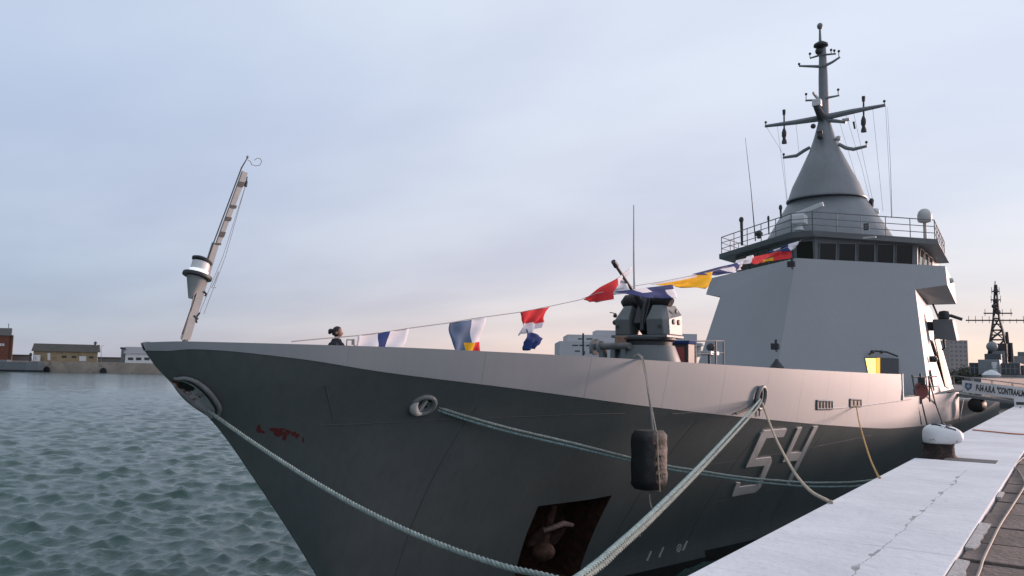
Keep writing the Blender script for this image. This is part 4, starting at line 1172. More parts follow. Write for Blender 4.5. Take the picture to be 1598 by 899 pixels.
# ------------------------------------------------------------------ the person on the foredeck (only head and collar clear the bulwark)
def build_person():
    hc_ = onY(525.5, 520.0, 11.4); x0, y0 = hc_.x, hc_.y
    z0 = DECKZ; top = hc_.z + 0.125
    R = thing('person', 'person with black hair in a bun and a dark jacket standing behind the bow bulwark', 'person', (x0, y0, z0))
    fw = Vector((RGT[0], RGT[1], 0)); sd = Vector((-fw.y, fw.x, 0))          # looks along the line, towards the bridge
    H = top - z0; O = Vector((x0, y0, z0))
    def P(f, s, h): return O + fw * f + sd * s + Vector((0, 0, h * H))
    J = {'pel': P(0, 0, .52), 'ch': P(.02, 0, .72), 'nk': P(.0, 0, .835), 'hd': P(.01, 0, .87)}
    verts = [J['pel'], J['ch'], J['nk'], P(0.01, 0, .885)]; rad = [.15, .16, .065, .06]; edges = [(0, 1), (1, 2), (2, 3)]
    for s in (1, -1):
        b = len(verts)
        verts += [P(.0, .19 * s, .80), P(.02, .24 * s, .63), P(.20, .20 * s, .58), P(.27, .18 * s, .60), P(0, .09 * s, .50), P(.01, .10 * s, .28), P(-.01, .10 * s, .04), P(.13, .11 * s, .02)]
        rad += [.07, .052, .04, .035, .095, .065, .045, .04]
        edges += [(1, b), (b, b + 1), (b + 1, b + 2), (b + 2, b + 3), (0, b + 4), (b + 4, b + 5), (b + 5, b + 6), (b + 6, b + 7)]
    me = bpy.data.meshes.new('body'); me.from_pydata([tuple(v - O) for v in verts], edges, [])
    ob = bpy.data.objects.new('body', me); COL.objects.link(ob)
    sk = ob.modifiers.new('skin', 'SKIN'); ob.modifiers.new('sub', 'SUBSURF').levels = 2
    for i, r in enumerate(rad):
        me.skin_vertices[0].data[i].radius = (r, r)
    me.skin_vertices[0].data[0].use_root = True
    bpy.context.view_layer.update(); dg = bpy.context.evaluated_depsgraph_get()
    nm = bpy.data.meshes.new_from_object(ob.evaluated_get(dg)); bpy.data.objects.remove(ob)
    # head with brow, nose, chin grown into the same body mesh
    hd = MB(); N1, N2 = 28, 20; c = P(.02, 0, .932) - O; V = []
    for j in range(N2 + 1):
        a = PI * j / N2
        for i in range(N1):
            t = 2 * PI * i / N1
            x, y, z = math.sin(a) * math.cos(t), math.sin(a) * math.sin(t), math.cos(a)
            rx, ry, rz = 0.098, 0.076, 0.120
            if z < 0: ry *= 1 + 0.25 * z; rx *= 1 + (0.16 * z if x < 0 else -0.02 * z)
            f = x * rx
            if x > 0.5:
                f += 0.030 * math.exp(-((y / 0.22) ** 2)) * math.exp(-(((z + 0.12) / 0.16) ** 2))       # nose
                f += 0.010 * math.exp(-((y / 0.5) ** 2)) * math.exp(-(((z + 0.80) / 0.14) ** 2))         # chin
                f += 0.007 * math.exp(-((y / 0.3) ** 2)) * math.exp(-(((z + 0.48) / 0.07) ** 2))         # lips
                f -= 0.010 * math.exp(-(((abs(y) - 0.38) / 0.18) ** 2)) * math.exp(-(((z - 0.05) / 0.12) ** 2))  # eye sockets
            V.append(c + fw * f + sd * (y * ry) + Vector((0, 0, z * rz)))
    F = [(j * N1 + i, j * N1 + (i + 1) % N1, (j + 1) * N1 + (i + 1) % N1, (j + 1) * N1 + i) for j in range(N2) for i in range(N1)]
    hd.add(V, F)
    for s in (1, -1): hd.ball(c + sd * 0.078 * s - fw * 0.008 - Vector((0, 0, 0.01)), 0.03, (0.8, 0.8, 1.1), 8)
    bm = bmesh.new(); bm.from_mesh(nm)
    for f_ in bm.faces: f_.material_index = 1 if f_.calc_center_median().z < 0.842 * H else 0
    n0 = [bm.verts.new(v) for v in hd.v]
    for f_ in hd.f:
        try: bm.faces.new([n0[k] for k in f_]).material_index = 0
        except ValueError: pass
    bmesh.ops.remove_doubles(bm, verts=bm.verts, dist=0.0005); bmesh.ops.recalc_face_normals(bm, faces=bm.faces)
    nm.materials.clear(); nm.materials.append(M_SKIN); nm.materials.append(M_NAVY); bm.to_mesh(nm); bm.free()
    nm.polygons.foreach_set('use_smooth', [True] * len(nm.polygons))
    body = bpy.data.objects.new('body', nm); COL.objects.link(body); body.parent = R
    C = O + c
    hair = MB(); V = []
    for j in range(13):
        a = PI * j / 12
        for i in range(24):
            t = 2 * PI * i / 24; x, y, z = math.sin(a) * math.cos(t), math.sin(a) * math.sin(t), math.cos(a)
            sx = 0.112
            p = Vector((x * sx - 0.012, y * 0.088, z * 0.126 + 0.010))
            if x > 0.25 and z < 0.62: p = Vector((p.x * 0.70, p.y * 0.9, p.z))
            if z < -0.55: p.z *= 0.8; p.x *= 0.8
            V.append(C + fw * p.x + sd * p.y + Vector((0, 0, p.z)))
    hair.add(V, [(j * 24 + i, j * 24 + (i + 1) % 24, (j + 1) * 24 + (i + 1) % 24, (j + 1) * 24 + i) for j in range(12) for i in range(24)])
    hair.build('hair', M_HAIR, R, smooth=True)
    MB().ball(C - fw * 0.145 + Vector((0, 0, 0.035)), 0.055, (1, 1, 0.9), 12).ball(C - fw * 0.165 + Vector((0, 0, 0.0)), 0.035, n=10).build('hair_bun', M_HAIR, R, smooth=True)
    co = MB().lathe(P(0, 0, .825), [(.13, -.03), (.105, .02), (.088, .06), (.075, .055)], 18)
    co.lathe(P(0.0, 0, .77), [(.20, -.12), (.19, .0), (.16, .06), (.10, .10)], 18, 0.9, 1.0)
    co.build('jacket', M_NAVY, R, smooth=True)


build_person()
# small fittings on the bow rail beside the person
p = onY(546, 530, 11.6)
o = MB().tube([p + Vector((-.08, 0, -1.35)), p + Vector((-.08, 0, 0.0))], 0.02, 6).tube([p + Vector((.09, 0.05, -1.35)), p + Vector((.09, 0.05, -0.02))], 0.02, 6).box(p + Vector((0.09, 0.05, -0.05)), (0.09, 0.09, 0.12)).tube([p + Vector((-.08, 0, 0)), p + Vector((.09, .05, -.01))], 0.014, 5).build('bow_stanchion', M_LIGHT, SHIP)

# ------------------------------------------------------------------ on the quay: bollard, gangway, cable, line
bp_ = Vector((-2.2, 17.85, QUAY - 0.06))
BO = thing('bollard', 'white capped mooring bollard with rusty foot on the white quay edge', 'bollard', bp_)
MB().lathe(bp_, [(0.34, 0.0), (0.33, 0.05), (0.29, 0.10), (0.275, 0.26), (0.29, 0.32)], 28).build('foot', mat('black rusted foot', (0.03, 0.022, 0.019), 0.85, var=0.5, vscale=5, bump=0.5, bscale=22, dirt=(0.10, 0.045, 0.03), dscale=5, dlo=0.56, dhi=0.66), BO, smooth=True)
V = []; N1, N2 = 32, 16
ux = Vector((0.90, 0.43, 0)).normalized(); uy = Vector((-ux.y, ux.x, 0))
mb = MB()
for j in range(N2 + 1):
    a = PI * j / N2
    for i in range(N1):
        t = 2 * PI * i / N1; x, y, z = math.sin(a) * math.cos(t), math.sin(a) * math.sin(t), math.cos(a)
        sq = lambda v, e: math.copysign(abs(v) ** e, v)
        X_ = sq(x, 0.8) * (0.42 if x > 0 else 0.29); Y_ = sq(y, 0.8) * 0.29; Z_ = sq(z, 0.62) * (0.26 if z > 0 else 0.20)
        if x > 0: Z_ = Z_ * (1 - 0.22 * x) - 0.0 * x
        if x > 0.2 and z < 0: Z_ *= 0.75
        V.append(bp_ + ux * (X_ + 0.02) + uy * Y_ + Vector((0, 0, 0.43 + Z_)))
mb.add(V, [(j * N1 + i, j * N1 + (i + 1) % N1, (j + 1) * N1 + (i + 1) % N1, (j + 1) * N1 + i) for j in range(N2) for i in range(N1)])
capo = mb.build('cap', mat('chipped white bollard paint', (0.80, 0.80, 0.81), 0.5, var=0.04, dirt=(0.10, 0.07, 0.055), dscale=5, dlo=0.60, dhi=0.66), BO, smooth=True)
# painted 2 on the crown of the cap
dep = bpy.context.evaluated_depsgraph_get()
two = [(-0.155, 0.01), (-0.12, 0.06), (-0.06, 0.065), (-0.04, 0.03), (-0.09, -0.01), (-0.12, -0.03), (-0.02, -0.03)]
def captop(x, y):
    zz = 0.43 + 0.265 * max(0.05, 1 - (abs(x) / (0.42 if x > 0 else 0.29)) ** 2.6 - (abs(y) / 0.29) ** 2.4) ** 0.37
    if x > 0: zz -= 0.2 * (x / 0.42) * 0.22
    return bp_ + ux * (x + 0.02) + uy * y + Vector((0, 0, zz))
vw = Vector((0.0, 0, 0))
tw = MB()
for off, P in ((0.17, [(-0.13, -0.02), (-0.09, 0.05), (0.0, 0.05), (0.03, 0.0), (-0.05, -0.06), (-0.10, -0.13), (0.08, -0.13)]), (-0.10, [(-0.10, 0.03), (-0.05, -0.03), (0.04, -0.10)])):
    tw.tube(spline([captop(x * 0.85 + off * 0.8 + 0.02, y - 0.08) for x, y in P], 0.03), 0.026, 6)
tw.build('painted_numeral', M_DARK, BO)

# gangway from the ship's side to the quay, with its name banner
G0, G1 = onY(1478, 612, 52.0), onY(1598, 628, 52.0)
dirg = (G1 - G0).normalized(); G2 = G0 + dirg * 6.2
GW = thing('gangway', 'grey gangway with a white name banner from the warship to the quay', 'gangway', (G2.x, 52.0, QUAY))
def gp(s, z=0.0, y=0.0): return G0 + dirg * s + Vector((0, y, z))
mb = MB()
for y in (0, 1.0): mb.prism([gp(0, -0.16, y), gp(6.2, -0.16, y), gp(6.2, 0.0, y), gp(0, 0.0, y)], [gp(0, -0.16, y + 0.12), gp(6.2, -0.16, y + 0.12), gp(6.2, 0, y + 0.12), gp(0, 0, y + 0.12)])
mb.prism([gp(0, -0.06, 0.12), gp(6.2, -0.06, 0.12), gp(6.2, -0.02, 0.12), gp(0, -0.02, 0.12)], [gp(0, -0.06, 1.0), gp(6.2, -0.06, 1.0), gp(6.2, -0.02, 1.0), gp(0, -0.02, 1.0)])
mb.build('walkway', M_FRAME, GW)
mb = MB()
for y in (0.06, 1.06):
    for h in (0.5, 0.98): mb.tube([gp(0.25, h, y), gp(6.2, h, y)], 0.022, 6)
    for k in range(7): mb.tube([gp(0.25 + k * 0.98, -0.05, y), gp(0.25 + k * 0.98, 1.0, y)], 0.022, 6)
mb.build('handrail', M_GREY2, GW)
bs0, bh0, bh1 = 0.78, 0.13, 0.80
BN = MB().prism([gp(bs0, bh0, -0.03), gp(6.1, bh0, -0.03), gp(6.1, bh1, -0.03), gp(bs0, bh1, -0.03)], [gp(bs0, bh0, 0.0), gp(6.1, bh0, 0.0), gp(6.1, bh1, 0.0), gp(bs0, bh1, 0.0)]).build('banner', M_WHITE, GW)
zt_ = Vector((0, 0, 1)); zt_ = (zt_ - dirg * zt_.dot(dirg)).normalized()
emb = gp(bs0 + 0.30, 0.465, -0.036); mb = MB()
mb.add([emb + dirg * x + zt_ * z for x, z in ((-.17, .2), (.17, .2), (.17, -.05), (0, -.23), (-.17, -.05))], [(0, 1, 2, 3, 4)])
mb.build('emblem_shield', F_BLUE2, BN)
mb = MB(); e2 = emb + Vector((0, -0.004, 0))
mb.add([e2 + dirg * x + zt_ * z for x, z in ((-.1, .05), (0, .15), (.1, .05), (.04, -.08), (-.04, -.08))], [(0, 1, 2, 3, 4)])
mb.build('emblem_device', mat('emblem pale blue', (0.35, 0.42, 0.48), 0.7), BN)
# banner lettering
def text_mesh(body, size, bold=0.0):
    cu = bpy.data.curves.new('lettering', 'FONT'); cu.body = body; cu.size = size; cu.offset = bold; cu.extrude = 0.002
    ob = bpy.data.objects.new('lettering', cu); COL.objects.link(ob)
    bpy.context.view_layer.update(); me = bpy.data.meshes.new_from_object(ob.evaluated_get(bpy.context.evaluated_depsgraph_get()))
    bpy.data.objects.remove(ob); return me
me = text_mesh('P-54 A.R.A. "CONTRAALMIRANTE"', 0.46, 0.02)
me.name = 'lettering'; me.materials.clear(); me.materials.append(M_DARK)
lo = bpy.data.objects.new('lettering', me); COL.objects.link(lo); lo.parent = BN
rot = Matrix((dirg, zt_, dirg.cross(zt_))).transposed()
me.transform(rot.to_4x4() @ Matrix.Diagonal((0.44, 1, 1, 1)))
me.transform(Matrix.Translation(gp(bs0 + 0.66, 0.32, -0.037) - wloc(BN)))

# cable on the paving
pts = [Vector((-0.70 + 0.0, 6.0, QUAY - 0.02))] + [onZ(x, y, QUAY - 0.018) for x, y in ((1525, 899), (1534, 873), (1546, 848), (1560, 820), (1576, 795), (1592, 770), (1599, 757), (1597, 748), (1590, 735), (1585, 725))] + [Vector((-0.74, 22, QUAY - 0.02)), Vector((-0.55, 30, QUAY - 0.02)), Vector((-0.4, 45, QUAY - 0.02))]
o = MB().tube(spline(pts, 0.12), 0.013, 7).build('cable', mat('grey cable', (0.19, 0.175, 0.16), 0.7)); own_origin(o, pts[0]); tag(o, 'thin grey cable snaking along the brown paving slabs', 'cable')
pts = [onZ(1518, 671, QUAY + 0.015), onZ(1550, 674, QUAY + 0.015), onZ(1580, 677, QUAY + 0.015), onZ(1598, 678, QUAY + 0.015), Vector((-0.2, 26.3, QUAY + 0.01)), Vector((1.5, 26.1, QUAY - 0.01))]
o = MB().tube(spline(pts, 0.12), 0.022, 6).build('painted_line_cord', M_ORANGE); o.name = 'orange_cord'; own_origin(o, pts[0]); tag(o, 'orange cord stretched across the white quay strip beyond the bollard', 'cord')
# small notice plate far along the edge
p = onY(1592, 629, 47.5)
o = MB().box(p, (0.5, 0.06, 0.42)).build('notice_plate', M_WHITE); MB().box(p + Vector((0, -0.035, -0.02)), (0.34, 0.01, 0.14)).build('dark_print', M_DARK, o); tag(o, 'small white notice plate with a dark mark beneath the gangway', 'sign')
MB().box(Vector((p.x, p.y, (p.z - 0.2 + QUAY) / 2)), (0.06, 0.06, max(0.05, p.z - 0.2 - QUAY))).build('post', M_DARK, o)
# quay fender tyres and floats beneath the gangway
for k, (x, y, Y, rad_, lab) in enumerate(((1525, 632, 52.5, 0.42, 'black round quay fender below the gangway next to the hull'),)):
    c = onY(x, y, Y); o = MB().lathe(c, [(rad_ * 0.3, -0.5), (rad_ * 0.9, -0.42), (rad_, -0.2), (rad_, 0.2), (rad_ * 0.9, 0.42), (rad_ * 0.3, 0.5)], 20, axis=(0.2, 1, 0)).build('quay_fender', M_BLACK, smooth=True)
    own_origin(o, c); tag(o, lab, 'fender')

# ------------------------------------------------------------------ far side of the harbour (left)
D = 352.0
M_BRICK = mat('dull red brick', (0.17, 0.065, 0.045), 0.9, var=0.15, vscale=1.0)
M_TAN2 = mat('tan render', (0.33, 0.255, 0.16), 0.9, var=0.1, vscale=0.3, dirt=(0.2, 0.15, 0.1), dscale=0.5)
M_ROOF = mat('dark ribbed roof', (0.085, 0.078, 0.065), 0.8, var=0.15, vscale=0.4)
M_QW = mat('stained quay wall', (0.36, 0.30, 0.25), 0.9, var=0.18, vscale=0.25, dirt=(0.18, 0.15, 0.13), dscale=0.3)
FR = Vector((RGT[0], RGT[1], 0)); FF = Vector((FWD[0], FWD[1], 0))


def fbox(x0, y0, x1, y1, d0, depth, zbot=None):
    """a far block: front face surveyed from the picture, real depth behind it"""
    a = far(x0, y1, d0); b = far(x1, y1, d0); ztop_ = far((x0 + x1) / 2, y0, d0).z; zb = far((x0 + x1) / 2, y1, d0).z if zbot is None else zbot
    back = Vector((b.x, b.y, 0)).normalized() if x1 < 400 else FF      # the far sheds stand square to the line of sight
    if x1 < 400: back = (back + FR * 0.02).normalized()
    F_ = [Vector((a.x, a.y, zb)), Vector((b.x, b.y, zb)), Vector((b.x, b.y, zb)) + back * depth, Vector((a.x, a.y, zb)) + back * depth]
    return F_, [Vector((p.x, p.y, ztop_)) for p in F_]


ZQ = far(150, 565.5, D).z
a, b = far(-900, 570, D), far(700, 570, D)
mb = MB(); bot = [Vector((p.x, p.y, -9)) for p in (a, b, b + FF * 900, a + FF * 900)]
mb.prism(bot, [Vector((p.x, p.y, ZQ)) for p in bot]); struct(mb.build('far_quay', M_QW))
# land behind the ships
mb = MB(); bot = [Vector((x, y, -9)) for x, y in ((-420, 420), (-60, 430), (600, 560), (600, 1800), (-1500, 1800))]
mb.prism(bot, [Vector((p.x, p.y, -2.2)) for p in bot]); struct(mb.build('land', M_CONC))


def fplate(P, d0, name, m, parent, t=0.15):
    f = [far(x, y, d0) - FF * t for x, y in P]; return MB().prism(f, [p + FF * (t + 0.12) for p in f]).build(name, m, parent)


# brick building at the frame edge
F_, T_ = fbox(-60, 523, 12, 566, D + 14, 14, ZQ); c = sum(F_, Vector()) / 4
o = thing('brick_building', 'tall red brick building with a grey parapet at the left frame edge', 'building', c)
MB().prism(F_, T_).build('wall', M_BRICK, o)
F2, T2 = fbox(-62, 511.5, 18, 523, D + 13.6, 15); MB().prism(F2, T2).build('parapet', mat('grey parapet', (0.20, 0.20, 0.19), 0.9), o)
fplate([(0, 536), (2.5, 536), (2.5, 540), (0, 540)], D + 13.9, 'window', M_WHITE, o); fplate([(4, 536), (6.5, 536), (6.5, 540), (4, 540)], D + 13.9, 'window', M_WHITE, o)
F2, T2 = fbox(12, 523, 17.5, 566, D + 14.6, 13, ZQ); MB().prism(F2, T2).build('shaded_side', mat('shaded brick', (0.13, 0.075, 0.05), 0.9), o)  # right side of the building, its shade painted as browner brick
MB().tube([far(13.5, 512, D + 15), far(13.5, 505, D + 15)], 0.14, 5).build('antenna', M_DARK, o)
# long tan shed
S0 = D + 10
F_, T_ = fbox(51, 548, 151, 566, S0, 11, ZQ); c = sum(F_, Vector()) / 4
o = thing('tan_shed', 'long low tan shed with a dark sloping roof across the harbour', 'shed', c)
MB().prism(F_, T_).build('wall', M_TAN2, o)
rz = far(100, 536.5, S0 + 4).z; e = T_[0].z - 0.2
r0 = [T_[0] - FR * 0.6 - FF * 0.8, T_[1] + FR * 0.8 - FF * 0.8, T_[2] + FR * 0.8 + FF * 0.8, T_[3] - FR * 0.6 + FF * 0.8]
r0 = [Vector((p.x, p.y, e)) for p in r0]; ra = (r0[0] + r0[3]) / 2; rb = (r0[1] + r0[2]) / 2; ra.z = rz; rb.z = rz - 0.25
MB().add(r0 + [ra, rb], [(0, 1, 5, 4), (2, 3, 4, 5), (0, 4, 3), (1, 2, 5), (0, 3, 2, 1)]).build('roof', M_ROOF, o)
for (x0, y0, x1, y1, nm, m) in ((74.5, 551, 78.5, 562, 'pale_door', M_WHITE), (124, 556, 134.5, 563.5, 'white_gate', M_WHITE), (97, 555, 104, 558.5, 'window', M_DARK), (112, 555.5, 119, 558.5, 'window', M_DARK), (139, 556, 146, 559, 'window', M_DARK)):
    fplate([(x0, y0), (x1, y0), (x1, y1), (x0, y1)], S0, nm, m, o)
MB().lathe(far(149, 536, S0 + 2), [(0.5, -1.2), (0.5, 0), (0.9, 0.05), (0.3, 0.9)], 8).build('chimney', M_DARK, o)
# white van sized cabin beside the shed
F_, T_ = fbox(52, 554, 62.5, 563, S0 - 3.5, 2.2, ZQ)
o = thing('white_cabin', 'small white cabin against the left end of the tan shed', 'cabin', sum(F_, Vector()) / 4)
MB().prism(F_, T_).build('body', M_WHITE, o, bevel=0.12); fplate([(54, 556), (57, 556), (57, 562), (54, 562)], S0 - 3.5, 'door', M_LIGHT, o, 0.04)
o = MB().lathe(far(47.3, 561.5, S0 - 4) , [(0.5, -1.4), (0.55, 0.6), (0.4, 1.6), (0.62, 2.4), (0.35, 3.0), (0.05, 3.2)], 10).build('mooring_post', M_DARK); own_origin(o, far(47.3, 563, S0 - 4)); tag(o, 'dark stubby post standing left of the white cabin', 'post')
# grey and white houses further right
F_, T_ = fbox(195, 552, 262, 566, S0 + 2, 12, ZQ); c = sum(F_, Vector()) / 4
o = thing('white_house', 'white house with a pale grey roof right beside the bow', 'house', c)
MB().prism(F_, T_).build('wall', M_WHITE, o)
r0 = [Vector((p.x, p.y, T_[0].z - 0.1)) for p in (T_[0] - FR * 0.7 - FF * 0.6, T_[1] + FR * 0.7 - FF * 0.6, T_[2] + FR * 0.7 + FF * 0.6, T_[3] - FR * 0.7 + FF * 0.6)]
rz = far(220, 541.5, S0 + 6).z; ra = (r0[0] + r0[3]) / 2; rb = (r0[1] + r0[2]) / 2; ra.z = rz; rb.z = rz
MB().add(r0 + [ra, rb], [(0, 1, 5, 4), (2, 3, 4, 5), (0, 4, 3), (1, 2, 5), (0, 3, 2, 1)]).build('roof', mat('pale grey roof', (0.30, 0.30, 0.31), 0.8, var=0.1), o)
for x in (200, 212.5, 225.5, 238): fplate([(x, 558), (x + 8, 558), (x + 8, 562), (x, 562)], S0 + 2, 'window', M_DARK, o)
F_, T_ = fbox(188, 544, 195, 566, S0 + 4, 8, ZQ)
o = thing('dark_hut', 'narrow dark hut squeezed against the white house', 'hut', sum(F_, Vector()) / 4); MB().prism(F_, T_).build('wall', M_FRAME, o); F_, T_ = fbox(187.5, 542, 195.5, 544.5, S0 + 3.8, 8.4); MB().prism(F_, T_).build('roof', M_DARK, o)
# low grey sheds
for (x0, y0, x1, d, lab) in ((18, 555, 47, 22, 'low grey shed between the brick building and the cabin'), (152, 559, 188, 16, 'low grey shed between the tan shed and the dark hut')):
    F_, T_ = fbox(x0, y0, x1, 566, S0 + d, 10, ZQ); o = thing('grey_shed', lab, 'shed', sum(F_, Vector()) / 4, 'low grey sheds across the harbour')
    MB().prism(F_, T_).build('wall', M_FRAME, o)
    rr_ = [Vector((p.x, p.y, T_[0].z)) for p in (T_[0] - FR * .4 - FF * .4, T_[1] + FR * .4 - FF * .4, T_[2] + FR * .4 + FF * .4, T_[3] - FR * .4 + FF * .4)]
    MB().prism(rr_, [p + Vector((0, 0, 0.5)) for p in rr_]).build('roof', M_ROOF, o)
# lamp post
pb = far(158, 565, S0 - 4); o = thing('lamp_post', 'slim lamp post on the far quay right of the tan shed', 'lamp post', (pb.x, pb.y, ZQ))
pt = far(158, 540, S0 - 4); MB().tube([Vector((pb.x, pb.y, ZQ)), pt], [0.13, 0.08], 6).build('pole', M_FRAME, o); MB().tube([pt, pt + FR * 0.9 + Vector((0, 0, 0.15))], 0.06, 5).build('arm', M_FRAME, o); MB().box(pt + FR * 1.3 + Vector((0, 0, 0.15)), (0.9, 0.4, 0.2)).build('lamp', M_LIGHT, o)
# grey patrol boat moored on the left
bx = D - 8
def fb(px, py, dd=0.0): return far(px, py, bx + dd)
bo = fb(30, 581); o = thing('patrol_boat', 'low grey boat moored at the far quay under the brick building', 'boat', (bo.x, bo.y, WATER))
zt2 = fb(30, 565).z; zb2 = WATER - 0.6
pl = [(-60, 0), (40, 0), (60, 1.5), (69.5, 3.5), (60, 5.5), (40, 7), (-60, 7)]
def pv(px, dd, z): p = fb(px, 575, dd); return Vector((p.x, p.y, z))
MB().prism([pv(px if px < 50 else px - 3, d, zb2) for px, d in pl], [pv(px, d, zt2 + (0.5 if px > 50 else 0)) for px, d in pl]).build('hull', mat('boat grey', (0.17, 0.185, 0.20), 0.6, var=0.1, vscale=0.4), o)
F2 = [pv(x, d, zt2 - 0.05) for x, d in ((-60, 1.5), (10, 1.5), (17, 3.5), (10, 5.5), (-60, 5.5))]; MB().prism(F2, [p + Vector((0, 0, 0.9)) for p in F2]).build('deckhouse', M_GREY2, o)
MB().tube([pv(-60, -0.05, zb2 + 1.1)] + [pv(px if px < 50 else px - 2.2, d - 0.05, zb2 + 1.1) for px, d in pl[1:4]], 0.35, 6).build('boot_stripe', M_BOOT, o)
for (x, y) in ((73, 577), (161, 579)):
    c = far(x, y, D - 0.5); o = MB().lathe(c, [(0.5, -0.4), (1.3, -0.35), (1.45, 0), (1.3, 0.35), (0.5, 0.4)], 16, axis=FF).build('tyre_fender', M_BLACK, smooth=True); own_origin(o, c)
    tag(o, 'black tyre fender on the far quay wall ' + ('at the bow of the grey boat' if x < 100 else 'below the slim lamp post'), 'fender', 'tyre fenders on the far quay wall')

# ------------------------------------------------------------------ white building behind the gun
WD = 260.0
zl = -2.3
c = far(960, 560, WD); o = thing('white_building', 'wide white stepped building seen behind the gun turret', 'building', (c.x, c.y, zl))
M_WB = mat('pale building render', (0.50, 0.50, 0.52), 0.9, var=0.06, vscale=0.1)
for k, (x0, y0, x1, d, dep, nm) in enumerate(((873, 534, 1086, 0, 30, 'lower_floor'), (885, 523.5, 1066, 2.5, 22, 'upper_floor'), (930, 516, 1000, 5, 12, 'penthouse'), (1040, 521, 1088, 1.2, 20, 'side_wing'))):
    F_, T_ = fbox(x0, y0, x1, 575, WD + d, dep, zl); MB().prism(F_, T_).build(nm, M_WB, o)
for (x, y, w, h, d) in ((893, 538, 9, 2, 0), (904, 538, 8, 2, 0), (915, 538, 8, 2.4, 0), (897, 547, 8, 2, 0), (910, 548, 3, 5, 0), (920, 547, 3, 5, 0), (902, 528, 7, 2, 2.5), (915, 528, 10, 2, 2.5), (1062, 536, 6, 2.4, 0), (1074, 536, 6, 2.4, 0)):
    fplate([(x, y), (x + w, y), (x + w, y + h), (x, y + h)], WD + d, 'window', M_DARK, o, 0.05)
# distant town blocks and trees on the skyline at right
def block(name, label, cat, x0, y0, x1, d, dep, m, rows, cols, group=None):
    F_, T_ = fbox(x0, y0, x1, 590, d, dep, -2.2); o = thing(name, label, cat, sum(F_, Vector()) / 4, group)
    MB().prism(F_, T_).build('wall', m, o)
    zt_0, zb_0 = T_[0].z, -2.2
    for r in range(rows):
        for c_ in range(cols):
            u0 = (c_ + 0.25) / cols; u1 = (c_ + 0.75) / cols
            z1 = zt_0 - (zt_0 - zb_0) * (r + 0.3) / rows * 0.8; z0_ = z1 - (zt_0 - zb_0) / rows * 0.36
            A = F_[0].lerp(F_[1], u0); B = F_[0].lerp(F_[1], u1)
            f = [Vector((A.x, A.y, z0_)), Vector((B.x, B.y, z0_)), Vector((B.x, B.y, z1)), Vector((A.x, A.y, z1))]
            MB().prism([p - FF * 0.08 for p in f], [p + FF * 0.05 for p in f]).build('window', M_FRAME, o)
    MB().box((T_[0] + T_[2]) / 2 + Vector((0, 0, 1.2)), (4, 4, 2.4)).build('roof_hut', m, o)
    return o


block('apartment_tower', 'tall pinkish grey apartment tower behind the gangway', 'building', 1483, 531, 1512, 430, 14, mat('pinkish grey render', (0.33, 0.30, 0.295), 0.9, var=0.06, vscale=0.1), 7, 4)
block('town_block', 'low grey town block at the right frame edge', 'building', 1588, 556, 1640, 420, 18, M_FRAME, 3, 4)


def tree(label, px, py, d, r, h, seed):
    b = far(px, 588, d); b.z = -2.2; t = thing('tree', label, 'tree', b, 'distant trees behind the gangway')
    rg_ = random.Random(seed); c = Vector((b.x, b.y, far(px, py, d).z - r))
    tk_ = MB().tube([b, b.lerp(c, 0.6), c], [0.5, 0.35, 0.2], 7)
    for k in range(5): tk_.tube([b.lerp(c, 0.7), c + Vector((rg_.uniform(-1, 1), rg_.uniform(-1, 1), rg_.uniform(0, 1))) * r * 0.7], [0.2, 0.06], 5)
    tk_.build('trunk', M_WOOD, t)
    cr = MB()
    for k in range(900):
        v = Vector((rg_.gauss(0, 1), rg_.gauss(0, 1), rg_.gauss(0, 1))).normalized() * r * rg_.random() ** 0.4
        v.z *= 0.75; v *= 0.8 + 0.4 * noise.noise(v * 0.5 + Vector((seed, 0, 0)))
        p = c + v; u = Vector((rg_.gauss(0, 1), rg_.gauss(0, 1), rg_.gauss(0, 1))).normalized(); w = u.orthogonal().normalized(); s = rg_.uniform(0.3, 0.75)
        cr.add([p + u * s, p + w * s * 0.6, p - u * s, p - w * s * 0.6], [(0, 1, 2, 3)])
    cr.build('crown', mat('dark foliage', (0.045, 0.055, 0.035), 0.8, var=0.4, vscale=0.5), t)


for k, (px, py, r, lab) in enumerate(((1500, 566, 6.5, 'bushy dark tree standing in front of the apartment tower'), (1519, 557, 8, 'round dark tree right next to the apartment tower'), (1533, 561, 6.5, 'dark tree directly left of the second warship'))):
    tree(lab, px, py, 330 - 12 * k, r, 10, 31 + k)

# ------------------------------------------------------------------ the second warship further along the quay
SY = 190.0
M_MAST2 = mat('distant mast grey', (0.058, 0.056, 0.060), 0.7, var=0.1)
M_W2 = mat('distant warship grey', (0.085, 0.093, 0.105), 0.7, var=0.1, vscale=0.4)  # even dark grey of the second ship's hull and houses
def sp_(px, py, dy=0.0): return onY(px, py, SY + dy)
b0 = sp_(1555, 588); W2 = thing('warship', 'second grey warship far along the quay with a dark lattice mast', 'warship', (b0.x, SY, WATER))
hx0 = b0.x
hp = [(0.0, -34), (3.4, -18), (5.8, 0), (6.3, 30), (5.5, 60)]
botp = [Vector((hx0 + b * 0.75, SY + y, WATER - 1)) for b, y in hp] + [Vector((hx0 - b * 0.75, SY + y, WATER - 1)) for b, y in reversed(hp) if b > 0]
topp = [Vector((hx0 + b, SY + y, -0.5)) for b, y in hp] + [Vector((hx0 - b, SY + y, -0.5)) for b, y in reversed(hp) if b > 0]
MB().prism(botp, topp).build('hull', M_W2, W2)
